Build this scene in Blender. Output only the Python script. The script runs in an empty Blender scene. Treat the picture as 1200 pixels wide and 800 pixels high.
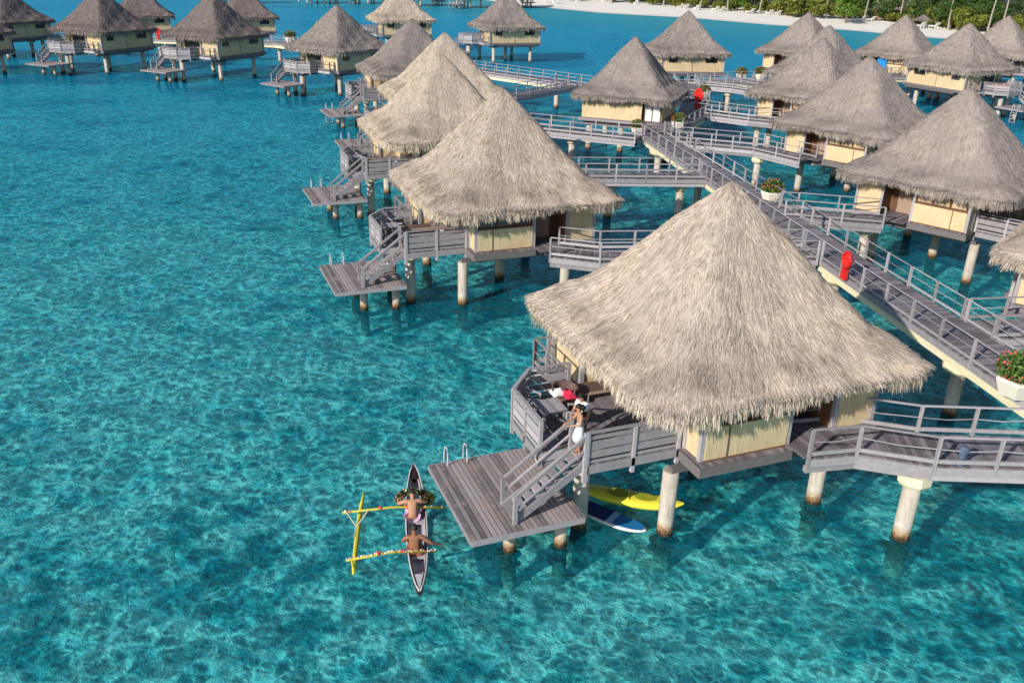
import bpy, math, random
import numpy as np
from mathutils import Vector, Matrix, Euler
R = math.radians
rnd = random.Random(7)
scene = bpy.context.scene
COL = scene.collection

# ------------------------------------------------------------------ helpers
class MB:
    """collects shapes and links them as ONE mesh object; every primitive gets its own tone value"""
    def __init__(s): s.v = []; s.f = []; s.t = []; s.m = []; s.M = None
    def add(s, vs, fs, tone=None, mi=0):
        n = len(s.v)
        if s.M is not None: vs = [tuple(s.M @ Vector(v)) for v in vs]
        s.v += [tuple(v) for v in vs]; s.f += [tuple(i + n for i in f) for f in fs]
        t = rnd.random() if tone is None else tone
        s.t += [t] * len(fs); s.m += [mi] * len(fs)
        return s
    def box(s, x0, x1, y0, y1, z0, z1, tone=None, mi=0):
        v = [(x0,y0,z0),(x1,y0,z0),(x1,y1,z0),(x0,y1,z0),(x0,y0,z1),(x1,y0,z1),(x1,y1,z1),(x0,y1,z1)]
        return s.add(v, [(3,2,1,0),(4,5,6,7),(0,1,5,4),(1,2,6,5),(2,3,7,6),(3,0,4,7)], tone, mi)
    def beam(s, p, q, w, h, up=(0,0,1), tone=None, mi=0):
        p = Vector(p); q = Vector(q); d = (q - p).normalized(); u = Vector(up)
        if abs(d.dot(u)) > .99: u = Vector((0,1,0))
        r = d.cross(u).normalized(); u = r.cross(d)
        v = []
        for c in (p, q):
            for a, b in ((-1,-1),(1,-1),(1,1),(-1,1)): v.append(c + r*(a*w/2) + u*(b*h/2))
        return s.add(v, [(3,2,1,0),(4,5,6,7),(0,1,5,4),(1,2,6,5),(2,3,7,6),(3,0,4,7)], tone, mi)
    def tube(s, pts, rs, n=10, tone=None, mi=0, cap=True):
        pts = [Vector(p) for p in pts]
        if not hasattr(rs, '__len__'): rs = [rs]*len(pts)
        v = []; f = []
        for i, p in enumerate(pts):
            a = pts[max(i-1,0)]; b = pts[min(i+1,len(pts)-1)]
            d = (b-a).normalized()
            u = Vector((0,0,1)) if abs(d.z) < .95 else Vector((0,1,0))
            r = d.cross(u).normalized(); u = r.cross(d)
            for k in range(n):
                an = 2*math.pi*k/n
                v.append(p + (r*math.cos(an) + u*math.sin(an))*rs[i])
        for i in range(len(pts)-1):
            for k in range(n):
                k2 = (k+1) % n
                f.append((i*n+k, i*n+k2, (i+1)*n+k2, (i+1)*n+k))
        if cap:
            f.append(tuple(range(n))[::-1]); f.append(tuple((len(pts)-1)*n+k for k in range(n)))
        return s.add(v, f, tone, mi)
    def lathe(s, prof, n=20, c=(0,0,0), tone=None, mi=0, sx=1, sy=1):
        v = []; f = []
        for r, z in prof:
            for k in range(n):
                an = 2*math.pi*k/n
                v.append((c[0]+r*sx*math.cos(an), c[1]+r*sy*math.sin(an), c[2]+z))
        for i in range(len(prof)-1):
            for k in range(n):
                k2 = (k+1) % n
                f.append((i*n+k, i*n+k2, (i+1)*n+k2, (i+1)*n+k))
        return s.add(v, f, tone, mi)
    def ball(s, c, r, n=12, tone=None, mi=0, sc=(1,1,1)):
        prof = [(max(1e-4, math.sin(math.pi*i/8))*r, -math.cos(math.pi*i/8)*r*sc[2]) for i in range(9)]
        return s.lathe(prof, n, c, tone, mi, sc[0], sc[1])
    def poly(s, pts, z0, z1, tone=None, mi=0):
        n = len(pts)
        v = [(x,y,z0) for x,y in pts] + [(x,y,z1) for x,y in pts]
        f = [tuple(range(n))[::-1], tuple(range(n,2*n))] + [(i,(i+1)%n,n+(i+1)%n,n+i) for i in range(n)]
        return s.add(v, f, tone, mi)
    def mesh(s, name, mats, smooth=False):
        me = bpy.data.meshes.new(name)
        me.from_pydata(s.v, [], s.f)
        a = me.attributes.new('tone', 'FLOAT', 'FACE')
        a.data.foreach_set('value', s.t)
        if not isinstance(mats, (list, tuple)): mats = [mats]
        for m in mats: me.materials.append(m)
        me.polygons.foreach_set('material_index', s.m)
        if smooth: me.polygons.foreach_set('use_smooth', [True]*len(s.f))
        me.update()
        return me
    def build(s, name, mats, parent=None, smooth=False, label=None):
        o = bpy.data.objects.new(name, s.mesh(name, mats, smooth)); COL.objects.link(o)
        if parent: o.parent = parent
        if label: o['label'] = label
        return o

def tag(o, label, cat, group=None, kind=None):
    if label: o['label'] = label
    if cat: o['category'] = cat
    if group: o['group'] = group
    if kind: o['kind'] = kind
    return o
def empty(name, loc=(0,0,0), rz=0, label=None, cat=None, group=None, sc=1):
    o = bpy.data.objects.new(name, None); COL.objects.link(o)
    o.location = loc; o.rotation_euler = (0,0,rz); o.empty_display_size = .3
    if sc != 1: o.scale = (sc,sc,sc) if not hasattr(sc,'__len__') else sc
    return tag(o, label, cat, group)
def copy_tree(o, parent=None, kids=None):
    c = o.copy(); COL.objects.link(c)
    if parent: c.parent = parent
    for ch in list(o.children): copy_tree(ch, c)
    return c
def clone(o, loc, rz=0, label=None, group=None, sc=None):
    c = copy_tree(o); c.location = loc; c.rotation_euler = (0,0,rz)
    if label: c['label'] = label
    if group: c['group'] = group
    if sc: c.scale = sc if hasattr(sc,'__len__') else (sc,sc,sc)
    return c

# ------------------------------------------------------------------ materials
def newmat(name):
    m = bpy.data.materials.new(name); m.use_nodes = True
    nt = m.node_tree; nt.nodes.clear()
    return m, nt
class NB:
    def __init__(s, nt): s.nt = nt
    def n(s, t, **k):
        nd = s.nt.nodes.new(t)
        for a, b in k.items():
            if a.startswith('i_'):
                key = a[2:]
                key = int(key) if key.isdigit() else key.replace('_', ' ')
                nd.inputs[key].default_value = b
            else: setattr(nd, a, b)
        return nd
    def l(s, a, ao, b, bi): s.nt.links.new(a.outputs[ao], b.inputs[bi])
    def noise(s, vec, scale, detail=4, rough=.55, dist=0, out='Fac'):
        nd = s.n('ShaderNodeTexNoise'); nd.inputs['Scale'].default_value = scale; nd.inputs['Detail'].default_value = detail
        nd.inputs['Roughness'].default_value = rough; nd.inputs['Distortion'].default_value = dist
        if vec: s.nt.links.new(vec, nd.inputs['Vector'])
        return nd.outputs[out]
    def ramp(s, fac, stops):
        nd = s.n('ShaderNodeValToRGB'); cr = nd.color_ramp
        while len(cr.elements) < len(stops): cr.elements.new(.5)
        for e, (p, c) in zip(cr.elements, stops):
            e.position = p; e.color = (c[0],c[1],c[2],1) if hasattr(c,'__len__') else (c,c,c,1)
        s.nt.links.new(fac, nd.inputs['Fac']); return nd.outputs['Color']
    def mix(s, fac, a, b, mode='MIX'):
        nd = s.n('ShaderNodeMix', data_type='RGBA', blend_type=mode)
        for sock, v in ((nd.inputs[0], fac), (nd.inputs[6], a), (nd.inputs[7], b)):
            if isinstance(v, bpy.types.NodeSocket): s.nt.links.new(v, sock)
            elif hasattr(v, '__len__'): sock.default_value = (v[0],v[1],v[2],1)
            else: sock.default_value = v
        return nd.outputs[2]
    def math(s, op, a, b=0, c=0, clamp=False):
        nd = s.n('ShaderNodeMath', operation=op, use_clamp=clamp)
        for i, v in enumerate((a,b,c)):
            if isinstance(v, bpy.types.NodeSocket): s.nt.links.new(v, nd.inputs[i])
            else: nd.inputs[i].default_value = v
        return nd.outputs[0]
    def bump(s, h, strength=.5, dist=.02):
        nd = s.n('ShaderNodeBump'); nd.inputs['Strength'].default_value = strength; nd.inputs['Distance'].default_value = dist
        s.nt.links.new(h, nd.inputs['Height']); return nd.outputs['Normal']
    def mapping(s, vec, scale=(1,1,1), rot=(0,0,0)):
        nd = s.n('ShaderNodeMapping'); nd.inputs['Scale'].default_value = scale; nd.inputs['Rotation'].default_value = rot
        s.nt.links.new(vec, nd.inputs['Vector']); return nd.outputs[0]
    def coord(s, kind='Object'):
        return s.n('ShaderNodeTexCoord').outputs[kind]
    def world(s): return s.n('ShaderNodeNewGeometry').outputs['Position']
    def tone(s): return s.n('ShaderNodeAttribute', attribute_name='tone').outputs['Fac']
    def out(s, color, rough=.8, normal=None, **k):
        b = s.n('ShaderNodeBsdfPrincipled')
        if isinstance(color, bpy.types.NodeSocket): s.nt.links.new(color, b.inputs['Base Color'])
        else: b.inputs['Base Color'].default_value = (*color[:3],1)
        if isinstance(rough, bpy.types.NodeSocket): s.nt.links.new(rough, b.inputs['Roughness'])
        else: b.inputs['Roughness'].default_value = rough
        if normal: s.nt.links.new(normal, b.inputs['Normal'])
        for a, v in k.items(): b.inputs[a.replace('_',' ')].default_value = v
        o = s.n('ShaderNodeOutputMaterial'); s.nt.links.new(b.outputs[0], o.inputs[0]); return b

def two_tone(name, a, b, scale=6, rough=.8, stretch=(1,1,1), bump=.3, tw=.6, spec=.3, dirt=None):
    m, nt = newmat(name); B = NB(nt)
    co = B.mapping(B.coord(), stretch)
    n1 = B.noise(co, scale, 5, .6); n2 = B.noise(co, scale*5, 3, .6)
    f = B.math('ADD', B.math('MULTIPLY', B.tone(), tw), B.math('MULTIPLY', n1, 1.4-tw))
    f = B.math('ADD', f, B.math('MULTIPLY', n2, .3)); f = B.math('SUBTRACT', f, .35, clamp=True)
    c = B.mix(f, a, b)
    if dirt:
        g = B.noise(B.world(), 1.3, 4, .7); g = B.ramp(g, [(.52,0),(.7,1)])
        c = B.mix(g, c, dirt)
    B.out(c, rough, B.bump(n2, bump, .01), **{'Specular_IOR_Level': spec})
    return m

M = {}
M['wood'] = two_tone('weathered_grey_wood', (.19,.175,.185), (.46,.43,.455), 5, .75, (1,1,1), .4, .7)
M['deckwood'] = two_tone('grey_deck_boards', (.10,.087,.095), (.27,.24,.26), 4, .8, (1,1,1), .4, .9)
M['platwood'] = two_tone('grooved_platform_boards', (.12,.10,.10), (.40,.34,.34), 3, .8, (1,1,1), .4, .9, dirt=(.36,.26,.22))
M['brown'] = two_tone('dark_brown_timber', (.07,.032,.018), (.20,.10,.055), 5, .6, (1,1,1), .3, .6)
M['slate'] = two_tone('grey_underside', (.10,.09,.09), (.2,.18,.18), 5, .8)
M['yellow_beam'] = two_tone('cream_painted_concrete', (.62,.54,.34), (.78,.71,.50), 2, .7, (1,1,1), .2, .5)
M['teak'] = two_tone('teak_frame', (.28,.19,.14), (.42,.32,.25), 8, .6)
M['wicker'] = two_tone('brown_wicker', (.09,.055,.045), (.2,.13,.11), 40, .7, (1,1,1), .8, .3)
M['white'] = two_tone('white_paint', (.66,.65,.62), (.82,.81,.78), 3, .5, bump=.1)
M['whiteplanter'] = two_tone('cream_planter', (.62,.57,.48), (.78,.75,.67), 3, .6, bump=.1)
M['red'] = two_tone('red_plastic', (.55,.015,.015), (.75,.03,.02), 3, .4, bump=.1)
M['redcloth'] = two_tone('crimson_towel', (.5,.015,.05), (.62,.03,.08), 8, .9)
M['steel'] = two_tone('steel', (.38,.39,.43), (.5,.5,.54), 8, .3)
M['bluecloth'] = two_tone('blue_cloth', (.01,.2,.6), (.02,.3,.8), 8, .8)
M['orange'] = two_tone('orange_cushion', (.6,.16,.06), (.7,.25,.12), 8, .8)
M['bark'] = two_tone('palm_bark', (.25,.22,.19), (.45,.42,.38), 5, .9)
M['darkbark'] = two_tone('tree_bark', (.1,.075,.05), (.2,.16,.12), 5, .9)
M['lamp'] = two_tone('blue_grey_metal', (.06,.08,.13), (.1,.13,.2), 5, .5)
M['skin'] = two_tone('tan_skin', (.40,.20,.12), (.48,.26,.16), 8, .55, bump=.05, tw=.1)  # even tan skin colour with slight noise
M['skin_brown'] = two_tone('deep_tan_skin', (.24,.10,.055), (.33,.15,.085), 8, .5, bump=.05, tw=.1)
M['hair'] = two_tone('black_hair', (.008,.006,.005), (.03,.022,.018), 60, .45, bump=.5)
M['shirt'] = two_tone('white_shirt', (.68,.69,.72), (.8,.8,.82), 20, .9)
M['dress'] = two_tone('pale_blue_dress', (.50,.58,.70), (.75,.78,.82), 26, .9, tw=.1)
M['shorts'] = two_tone('grey_shorts', (.1,.11,.14), (.18,.19,.22), 12, .9)
M['pareo'] = two_tone('purple_flower_pareo', (.36,.08,.42), (.8,.66,.76), 16, .9, tw=.1)
M['pareo2'] = two_tone('brown_pareo', (.2,.05,.04), (.4,.16,.1), 16, .9, tw=.1)
M['leafgreen'] = two_tone('leaf_green', (.03,.07,.012), (.12,.2,.04), 3, .6, tw=1.0)
M['wreath'] = two_tone('leaf_wreath', (.02,.035,.012), (.09,.13,.03), 3, .6, tw=1.0)
M['flowerred'] = two_tone('red_flowers', (.5,.04,.03), (.65,.14,.1), 3, .6, tw=1.0)
M['flowerwhite'] = two_tone('white_flowers', (.75,.72,.62), (.85,.85,.8), 3, .6, tw=1.0)
M['kayak'] = two_tone('yellow_plastic', (.66,.60,.03), (.78,.72,.08), 1.2, .35, bump=.05)
M['kayakdark'] = two_tone('olive_seat_well', (.26,.28,.02), (.38,.4,.03), 1.2, .45, bump=.05)
M['navy'] = two_tone('navy_board', (.006,.012,.09), (.01,.03,.16), 1.2, .35, bump=.05)
M['boardblue'] = two_tone('blue_board', (.01,.14,.36), (.02,.18,.42), 1.2, .35, bump=.05)
M['paleblue'] = two_tone('pale_blue_stripe', (.2,.38,.6), (.3,.46,.66), 1.2, .35, bump=.05)
M['hull'] = two_tone('black_canoe_hull', (.03,.012,.01), (.08,.035,.028), 3, .4, bump=.1)
M['canoegrey'] = two_tone('grey_canoe_inside', (.28,.25,.27), (.45,.42,.45), 3, .7)
M['canoewhite'] = two_tone('pale_gunwale', (.5,.47,.48), (.66,.64,.64), 3, .6)
M['bamboopole'] = two_tone('yellow_bamboo_pole', (.42,.36,.02), (.62,.55,.06), 8, .5)
M['rope'] = two_tone('pale_rope', (.45,.40,.30), (.6,.55,.45), 20, .9)
M['blind'] = two_tone('reed_blind', (.42,.31,.20), (.60,.47,.30), 9, .8)
M['glass'] = two_tone('dark_window', (.02,.025,.03), (.05,.055,.06), 2, .15)

# bamboo matting walls: fine vertical reeds
def bamboo():
    m, nt = newmat('bamboo_matting'); B = NB(nt)
    co = B.coord()
    st = B.noise(B.mapping(co, (16,16,.7)), 1.6, 3, .7)
    big = B.noise(co, .9, 3, .5)
    f = B.math('ADD', B.math('MULTIPLY', st, .9), B.math('MULTIPLY', big, .35)); f = B.math('SUBTRACT', f, .2, clamp=True)
    c = B.ramp(f, [(.1,(.40,.29,.15)),(.5,(.64,.505,.31)),(.85,(.78,.66,.45))])
    B.out(c, .7, B.bump(st, .6, .02), **{'Specular_IOR_Level':.25})
    return m
M['bamboo'] = bamboo()
def thatch(name, dark, mid, light, patch):
    m, nt = newmat(name); B = NB(nt)
    co = B.coord(); t = B.tone()
    n1 = B.noise(co, .55, 4, .6, .6); n2 = B.noise(co, 3.2, 4, .65)
    f = B.math('ADD', B.math('MULTIPLY', t, .62), B.math('MULTIPLY', n2, .5)); f = B.math('SUBTRACT', f, .06, clamp=True)
    c = B.ramp(f, [(.05,dark),(.42,mid),(.9,light)])
    g = B.ramp(n1, [(.42,0),(.62,1)])
    c = B.mix(B.math('MULTIPLY', g, .7), c, B.mix(.5, c, patch))
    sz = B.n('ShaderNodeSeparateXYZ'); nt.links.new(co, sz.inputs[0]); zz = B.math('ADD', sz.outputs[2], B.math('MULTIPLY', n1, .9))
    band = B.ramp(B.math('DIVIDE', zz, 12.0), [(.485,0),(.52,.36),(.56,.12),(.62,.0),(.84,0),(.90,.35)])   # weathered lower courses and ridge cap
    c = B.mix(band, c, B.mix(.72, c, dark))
    B.out(c, .85, B.bump(n2, .3, .03), **{'Specular_IOR_Level':.2})
    return m
M['thatch_new'] = thatch('straw_thatch', (.12,.08,.06), (.49,.395,.32), (.82,.71,.59), (.43,.36,.34))
M['thatch_gold'] = thatch('golden_thatch', (.16,.11,.075), (.54,.44,.345), (.86,.76,.63), (.50,.42,.36))
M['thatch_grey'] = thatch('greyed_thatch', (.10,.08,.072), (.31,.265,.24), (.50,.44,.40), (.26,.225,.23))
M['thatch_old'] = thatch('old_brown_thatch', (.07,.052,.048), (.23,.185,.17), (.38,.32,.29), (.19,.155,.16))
FRINGE = {'golden_thatch': thatch('golden_fringe', (.15,.105,.07), (.48,.39,.30), (.76,.67,.53), (.46,.38,.31)),
          'straw_thatch': thatch('straw_fringe', (.15,.105,.07), (.44,.36,.28), (.70,.62,.50), (.42,.35,.31)),
          'greyed_thatch': thatch('greyed_fringe', (.12,.10,.085), (.34,.29,.25), (.52,.46,.40), (.33,.29,.27)),
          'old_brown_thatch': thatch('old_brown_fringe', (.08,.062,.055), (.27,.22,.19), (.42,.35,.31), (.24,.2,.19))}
# concrete piles, algae and rust near the water line
def pile():
    m, nt = newmat('weathered_concrete_pile'); B = NB(nt)
    w = B.world(); n = B.noise(w, 3, 5, .65); n2 = B.noise(w, 11, 3, .6)
    z = B.n('ShaderNodeSeparateXYZ'); nt.links.new(w, z.inputs[0]); z = z.outputs[2]
    base = B.mix(n, (.36,.32,.28), (.60,.54,.47))
    zz = B.math('ADD', z, B.math('MULTIPLY', B.math('SUBTRACT', n2, .5), .5))
    zz = B.math('DIVIDE', B.math('ADD', zz, 1.4), 3.0)
    st = B.ramp(zz, [(.10,(.26,.30,.24)),(.24,(.06,.06,.035)),(.34,(.03,.022,.01)),(.50,(.028,.02,.01)),(.545,(.26,.14,.06)),(.62,(.45,.36,.25)),(.72,(1,1,1))])
    keep = B.ramp(zz, [(.55,1),(.70,0)])
    sk = B.ramp(B.noise(B.mapping(w,(1,1,.12)), 7, 4, .7), [(.45,0),(.68,1)])
    base = B.mix(B.math('MULTIPLY', sk, .6), base, (.20,.17,.13))
    B.out(B.mix(keep, base, st), .85, B.bump(n, .3, .02))
    return m
M['pile'] = pile()
M['reef'] = two_tone('brown_coral_rock', (.03,.022,.01), (.14,.10,.045), 2, .9, bump=.8)

# ------------------------------------------------------------------ roof thatch (numpy)
RS, RZ = [0,.42,1.27,2.0,2.93,3.7,4.67,4.86], [10.2,9.78,8.88,8.0,6.86,6.12,5.5,5.36]
rs_f = np.linspace(0, 4.86, 60); rz_f = np.interp(rs_f, RS, RZ)
k = np.array([1,2,3,2,1.]); k /= k.sum()
rz_s = np.convolve(np.pad(rz_f, 2, mode='edge'), k, 'valid')
rng = np.random.default_rng(5)
def roof_pt(r, th):
    """r = 'square' radius 0..4.86 ; th polar angle -> xyz; corners get sharper towards the eave"""
    p = 3.0 + 9.0*np.clip(r/4.86, 0, 1)**1.3
    c, s = np.cos(th), np.sin(th)
    k = (np.abs(c)**p + np.abs(s)**p)**(-1/p)
    x = r*c*k; y = r*s*k
    z = np.interp(r, rs_f, rz_s)
    und = .05*np.sin(3.1*x+1.7*y)*np.sin(2.3*y-1.1*x+1) * np.clip(r/2,0,1)
    sag = -.10*np.clip((k-1)/.4,0,1)*np.clip(r/4.86,0,1)**3
    z = z + und + sag
    return x, y, z
def eave_drop(x, y):
    """how far the fringe hangs; trimmed short over the entrance"""
    d = .30 + .06*np.sin(2.7*x+1)*np.cos(2.1*y) + .05*np.sin(7*x+3*y)
    trim = (np.exp(-((x-1.5)/1.0)**4)) * (y < -4.0)
    return d*(1-.6*trim)
def build_roof_mesh(name, n_strands, n_fringe, wscale=1.0):
    V = []; F = []; T = []; nv = 0
    # underlying body
    NR, NT = 34, 128
    rr = np.linspace(0.02, 4.86, NR); tt = np.linspace(0, 2*np.pi, NT, endpoint=False)
    Rg, Tg = np.meshgrid(rr, tt, indexing='ij'); x, y, z = roof_pt(Rg, Tg)
    rings = [np.stack([x[i], y[i], z[i]], 1) for i in range(NR)]
    ex, ey, ez = x[-1], y[-1], z[-1]; dr = eave_drop(ex, ey)
    rings.append(np.stack([ex*1.012, ey*1.012, ez-dr*.45],1))
    rings.append(np.stack([ex*.985, ey*.985, ez-dr*.9],1))
    rings.append(np.stack([ex*.93, ey*.93, ez-dr*.8+.02],1))
    rings.append(np.stack([ex*.8, ey*.8, ez*0+5.25],1))
    rings.append(np.stack([ex*.3, ey*.3, ez*0+8.6],1))
    V.append(np.concatenate(rings)); nring = len(rings)
    i, j = np.meshgrid(np.arange(nring-1), np.arange(NT), indexing='ij')
    q = np.stack([i*NT+j, i*NT+(j+1)%NT, (i+1)*NT+(j+1)%NT, (i+1)*NT+j], -1).reshape(-1,4)
    F.append(q); T.append(np.full(len(q), .25)); nv = len(V[0])
    # strands on the slope
    u = rng.random(n_strands); r = 4.84*np.sqrt(u)*1.0; r = np.maximum(r, .03)
    th = rng.random(n_strands)*2*np.pi
    # density correction for square-ness
    p0 = np.stack(roof_pt(r, th), 1)
    p1 = np.stack(roof_pt(np.minimum(r+.05,4.86), th), 1)
    flat = r > 4.8
    d = p1-p0; d[flat] = np.stack([np.cos(th), np.sin(th), -1.2*np.ones_like(th)],1)[flat]
    d /= np.linalg.norm(d,axis=1)[:,None]
    pt = np.stack(roof_pt(r, th+.02), 1)-p0; pt /= np.linalg.norm(pt,axis=1)[:,None]
    nrm = np.cross(d, pt); nrm /= np.linalg.norm(nrm,axis=1)[:,None]; nrm *= np.sign(nrm[:,2])[:,None]
    # combed clumps: neighbouring straws lean the same way
    cl = .15*np.sin(5.1*p0[:,0]+2.2*p0[:,1]+3*np.sin(1.3*p0[:,2])) + rng.normal(0,.13,n_strands)
    side = np.cross(nrm, d); dd = d + side*cl[:,None] + nrm*rng.uniform(.0,.07,n_strands)[:,None]
    dd /= np.linalg.norm(dd,axis=1)[:,None]; side = np.cross(nrm, dd)
    tilt = rng.normal(0,.35,n_strands); wv = side*np.cos(tilt)[:,None] + nrm*np.sin(tilt)[:,None]
    L = rng.uniform(.2,.5,n_strands)*np.clip(.4+r/2,.4,1); W = rng.uniform(.006,.0125,n_strands)*wscale
    a = p0 + nrm*rng.uniform(.0,.04,n_strands)[:,None]; b = a + dd*L[:,None]
    lim = b[:,2] < 4.95; b[lim,2] = 4.95 + rng.random(lim.sum())*.2
    Vs = np.stack([a-wv*W[:,None], a+wv*W[:,None], b+wv*W[:,None]*.55, b-wv*W[:,None]*.55],1).reshape(-1,3)
    V.append(Vs); F.append(nv+np.arange(n_strands*4).reshape(-1,4)); nv += len(Vs)
    clump = .5+.5*np.sin(9*p0[:,0]+4*p0[:,1])*np.sin(7*p0[:,1]-5*p0[:,0]+2)
    T.append(np.clip(rng.beta(2.2,1.8,n_strands)*.8+.2*clump,0,1))
    # hanging fringe round the eave, in tufts
    m = n_fringe; th = rng.random(m)*2*np.pi; th += .012*np.sin(th*90)
    rr0 = 4.86 - rng.random(m)*.35
    p0 = np.stack(roof_pt(rr0, th), 1); dr = eave_drop(p0[:,0], p0[:,1])
    outw = np.stack([p0[:,0], p0[:,1], 0*th],1); outw /= np.linalg.norm(outw,axis=1)[:,None]
    tang = np.stack([-outw[:,1], outw[:,0], 0*th],1)
    p0 = p0 + np.array([0,0,1])*rng.uniform(-.28,.05,m)[:,None] + outw*rng.uniform(0,.07,m)[:,None]
    tuft = .5+.5*np.sin(th*57+2*np.sin(th*13))
    ln = (dr + .05 + rng.uniform(-.12,.10,m) + .07*tuft)*(.85+.3*rng.random(m))
    dirv = outw*rng.uniform(.15,.75,m)[:,None] + tang*rng.normal(0,.22,m)[:,None] - np.array([0,0,1.])
    dirv /= np.linalg.norm(dirv,axis=1)[:,None]
    mid = p0 + dirv*(ln*.5)[:,None]; dir2 = dirv*.6 + np.array([0,0,-.75]); dir2 /= np.linalg.norm(dir2,axis=1)[:,None]
    end = mid + dir2*(ln*.55)[:,None]
    ang = rng.normal(0,.6,m); wv = tang*np.cos(ang)[:,None] + outw*np.sin(ang)[:,None]; W = rng.uniform(.006,.014,m)*wscale
    Vs = np.stack([p0-wv*W[:,None], p0+wv*W[:,None], mid+wv*W[:,None], mid-wv*W[:,None], end+wv*W[:,None]*.4, end-wv*W[:,None]*.4],1).reshape(-1,3)
    base = nv+np.arange(m)*6
    V.append(Vs); nv += len(Vs)
    F.append(np.stack([base,base+1,base+2,base+3],1)); F.append(np.stack([base+3,base+2,base+4,base+5],1))
    tv = np.clip(rng.beta(2.4,1.7,m)*.75+.25*tuft+.06,0,1); T += [tv, tv]
    # loose top knot
    V = np.concatenate(V); F = np.concatenate(F); T = np.concatenate(T); MI = np.zeros(len(F),np.int32); fm = (rng.random(m) < .6).astype(np.int32); MI[-2*m:-m] = fm; MI[-m:] = fm
    me = bpy.data.meshes.new(name)
    me.vertices.add(len(V)); me.vertices.foreach_set('co', V.astype(np.float32).ravel())
    me.loops.add(len(F)*4); me.loops.foreach_set('vertex_index', F.astype(np.int32).ravel())
    me.polygons.add(len(F)); me.polygons.foreach_set('loop_start', np.arange(len(F),dtype=np.int32)*4)
    a = me.attributes.new('tone','FLOAT','FACE'); a.data.foreach_set('value', T.astype(np.float32))
    me.polygons.foreach_set('material_index', MI); me.update(calc_edges=True); me.materials.append(M['thatch_new']); me.materials.append(FRINGE['straw_thatch'])
    return me
ROOF_NEAR = build_roof_mesh('roof', 230000, 52000)
ROOF_FAR = build_roof_mesh('roof', 42000, 14000, 1.7)

# ------------------------------------------------------------------ railings & decks
def fence(points, z, name, parent, boards=True, post=1.25, hang=.55, thin=False, rope=False, h=1.0, pw=.11):
    """post-and-board rail along a polyline, one part"""
    mb = MB()
    for a, b in zip(points[:-1], points[1:]):
        a = Vector((*a,0)); b = Vector((*b,0)); L = (b-a).length; n = max(1, round(L/post)); d = (b-a)/L
        for i in range(n+1):
            p = a + d*(L*i/n)
            mb.beam((p.x,p.y,z-hang), (p.x,p.y,z+h+.02), pw, pw, up=(d.x,d.y,0))
        r = Vector((d.y,-d.x,0))*0
        def rail(zz, w, hh, off=0): mb.beam((a.x,a.y,z+zz),(b.x,b.y,z+zz), w, hh)
        if thin:
            rail(h-.01, .05, .035); rail(.55, .02, .02); rail(.15, .05, .09); continue
        rail(h+.04, .12 if boards else .075, .045)
        if boards:
            rail(.86, .035, .11); rail(.60, .035, .27); rail(.30, .035, .22); rail(.07, .035, .08)
        else:
            rail(.17, .06, .12)
            if rope: 
                for i in range(n):
                    p = a + d*(L*i/n); q = a + d*(L*(i+1)/n); mid = (p+q)/2
                    mb.tube([(p.x,p.y,z+.58),(mid.x,mid.y,z+.52),(q.x,q.y,z+.58)], .018, 5)
            else: mb.beam((a.x,a.y,z+.55),(b.x,b.y,z+.55), .03, .03)
    return mb.build(name, M['wood'], parent)
def boards_x(mb, x0, x1, y0, y1, z, w=.14, gap=.014, t=.04):
    """boards running along y, laid side by side in x"""
    n = max(1, int(round((x1-x0)/w))); w = (x1-x0)/n
    for i in range(n): mb.box(x0+i*w+gap/2, x0+(i+1)*w-gap/2, y0, y1, z-t, z)
def pillar(parent, x, y, top, r=.25, cap=False, bottom=-1.4):
    o = MB().lathe([(r*1.15,bottom),(r*1.05,-.2),(r,.25),(r,top),(.001,top)], 18, (x,y,0)).build('pillar', M['pile'], parent, smooth=False)
    for p in o.data.polygons: p.use_smooth = abs(p.normal.z) < .5
    if cap:
        MB().lathe([(.001,top-.45),(r*1.5*cap,top-.45),(r*1.9*cap,top-.30),(r*1.9*cap,top),(.001,top)], 8, (x,y,0)).build('pile_cap', M['yellow_beam'], o)
    return o

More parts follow.
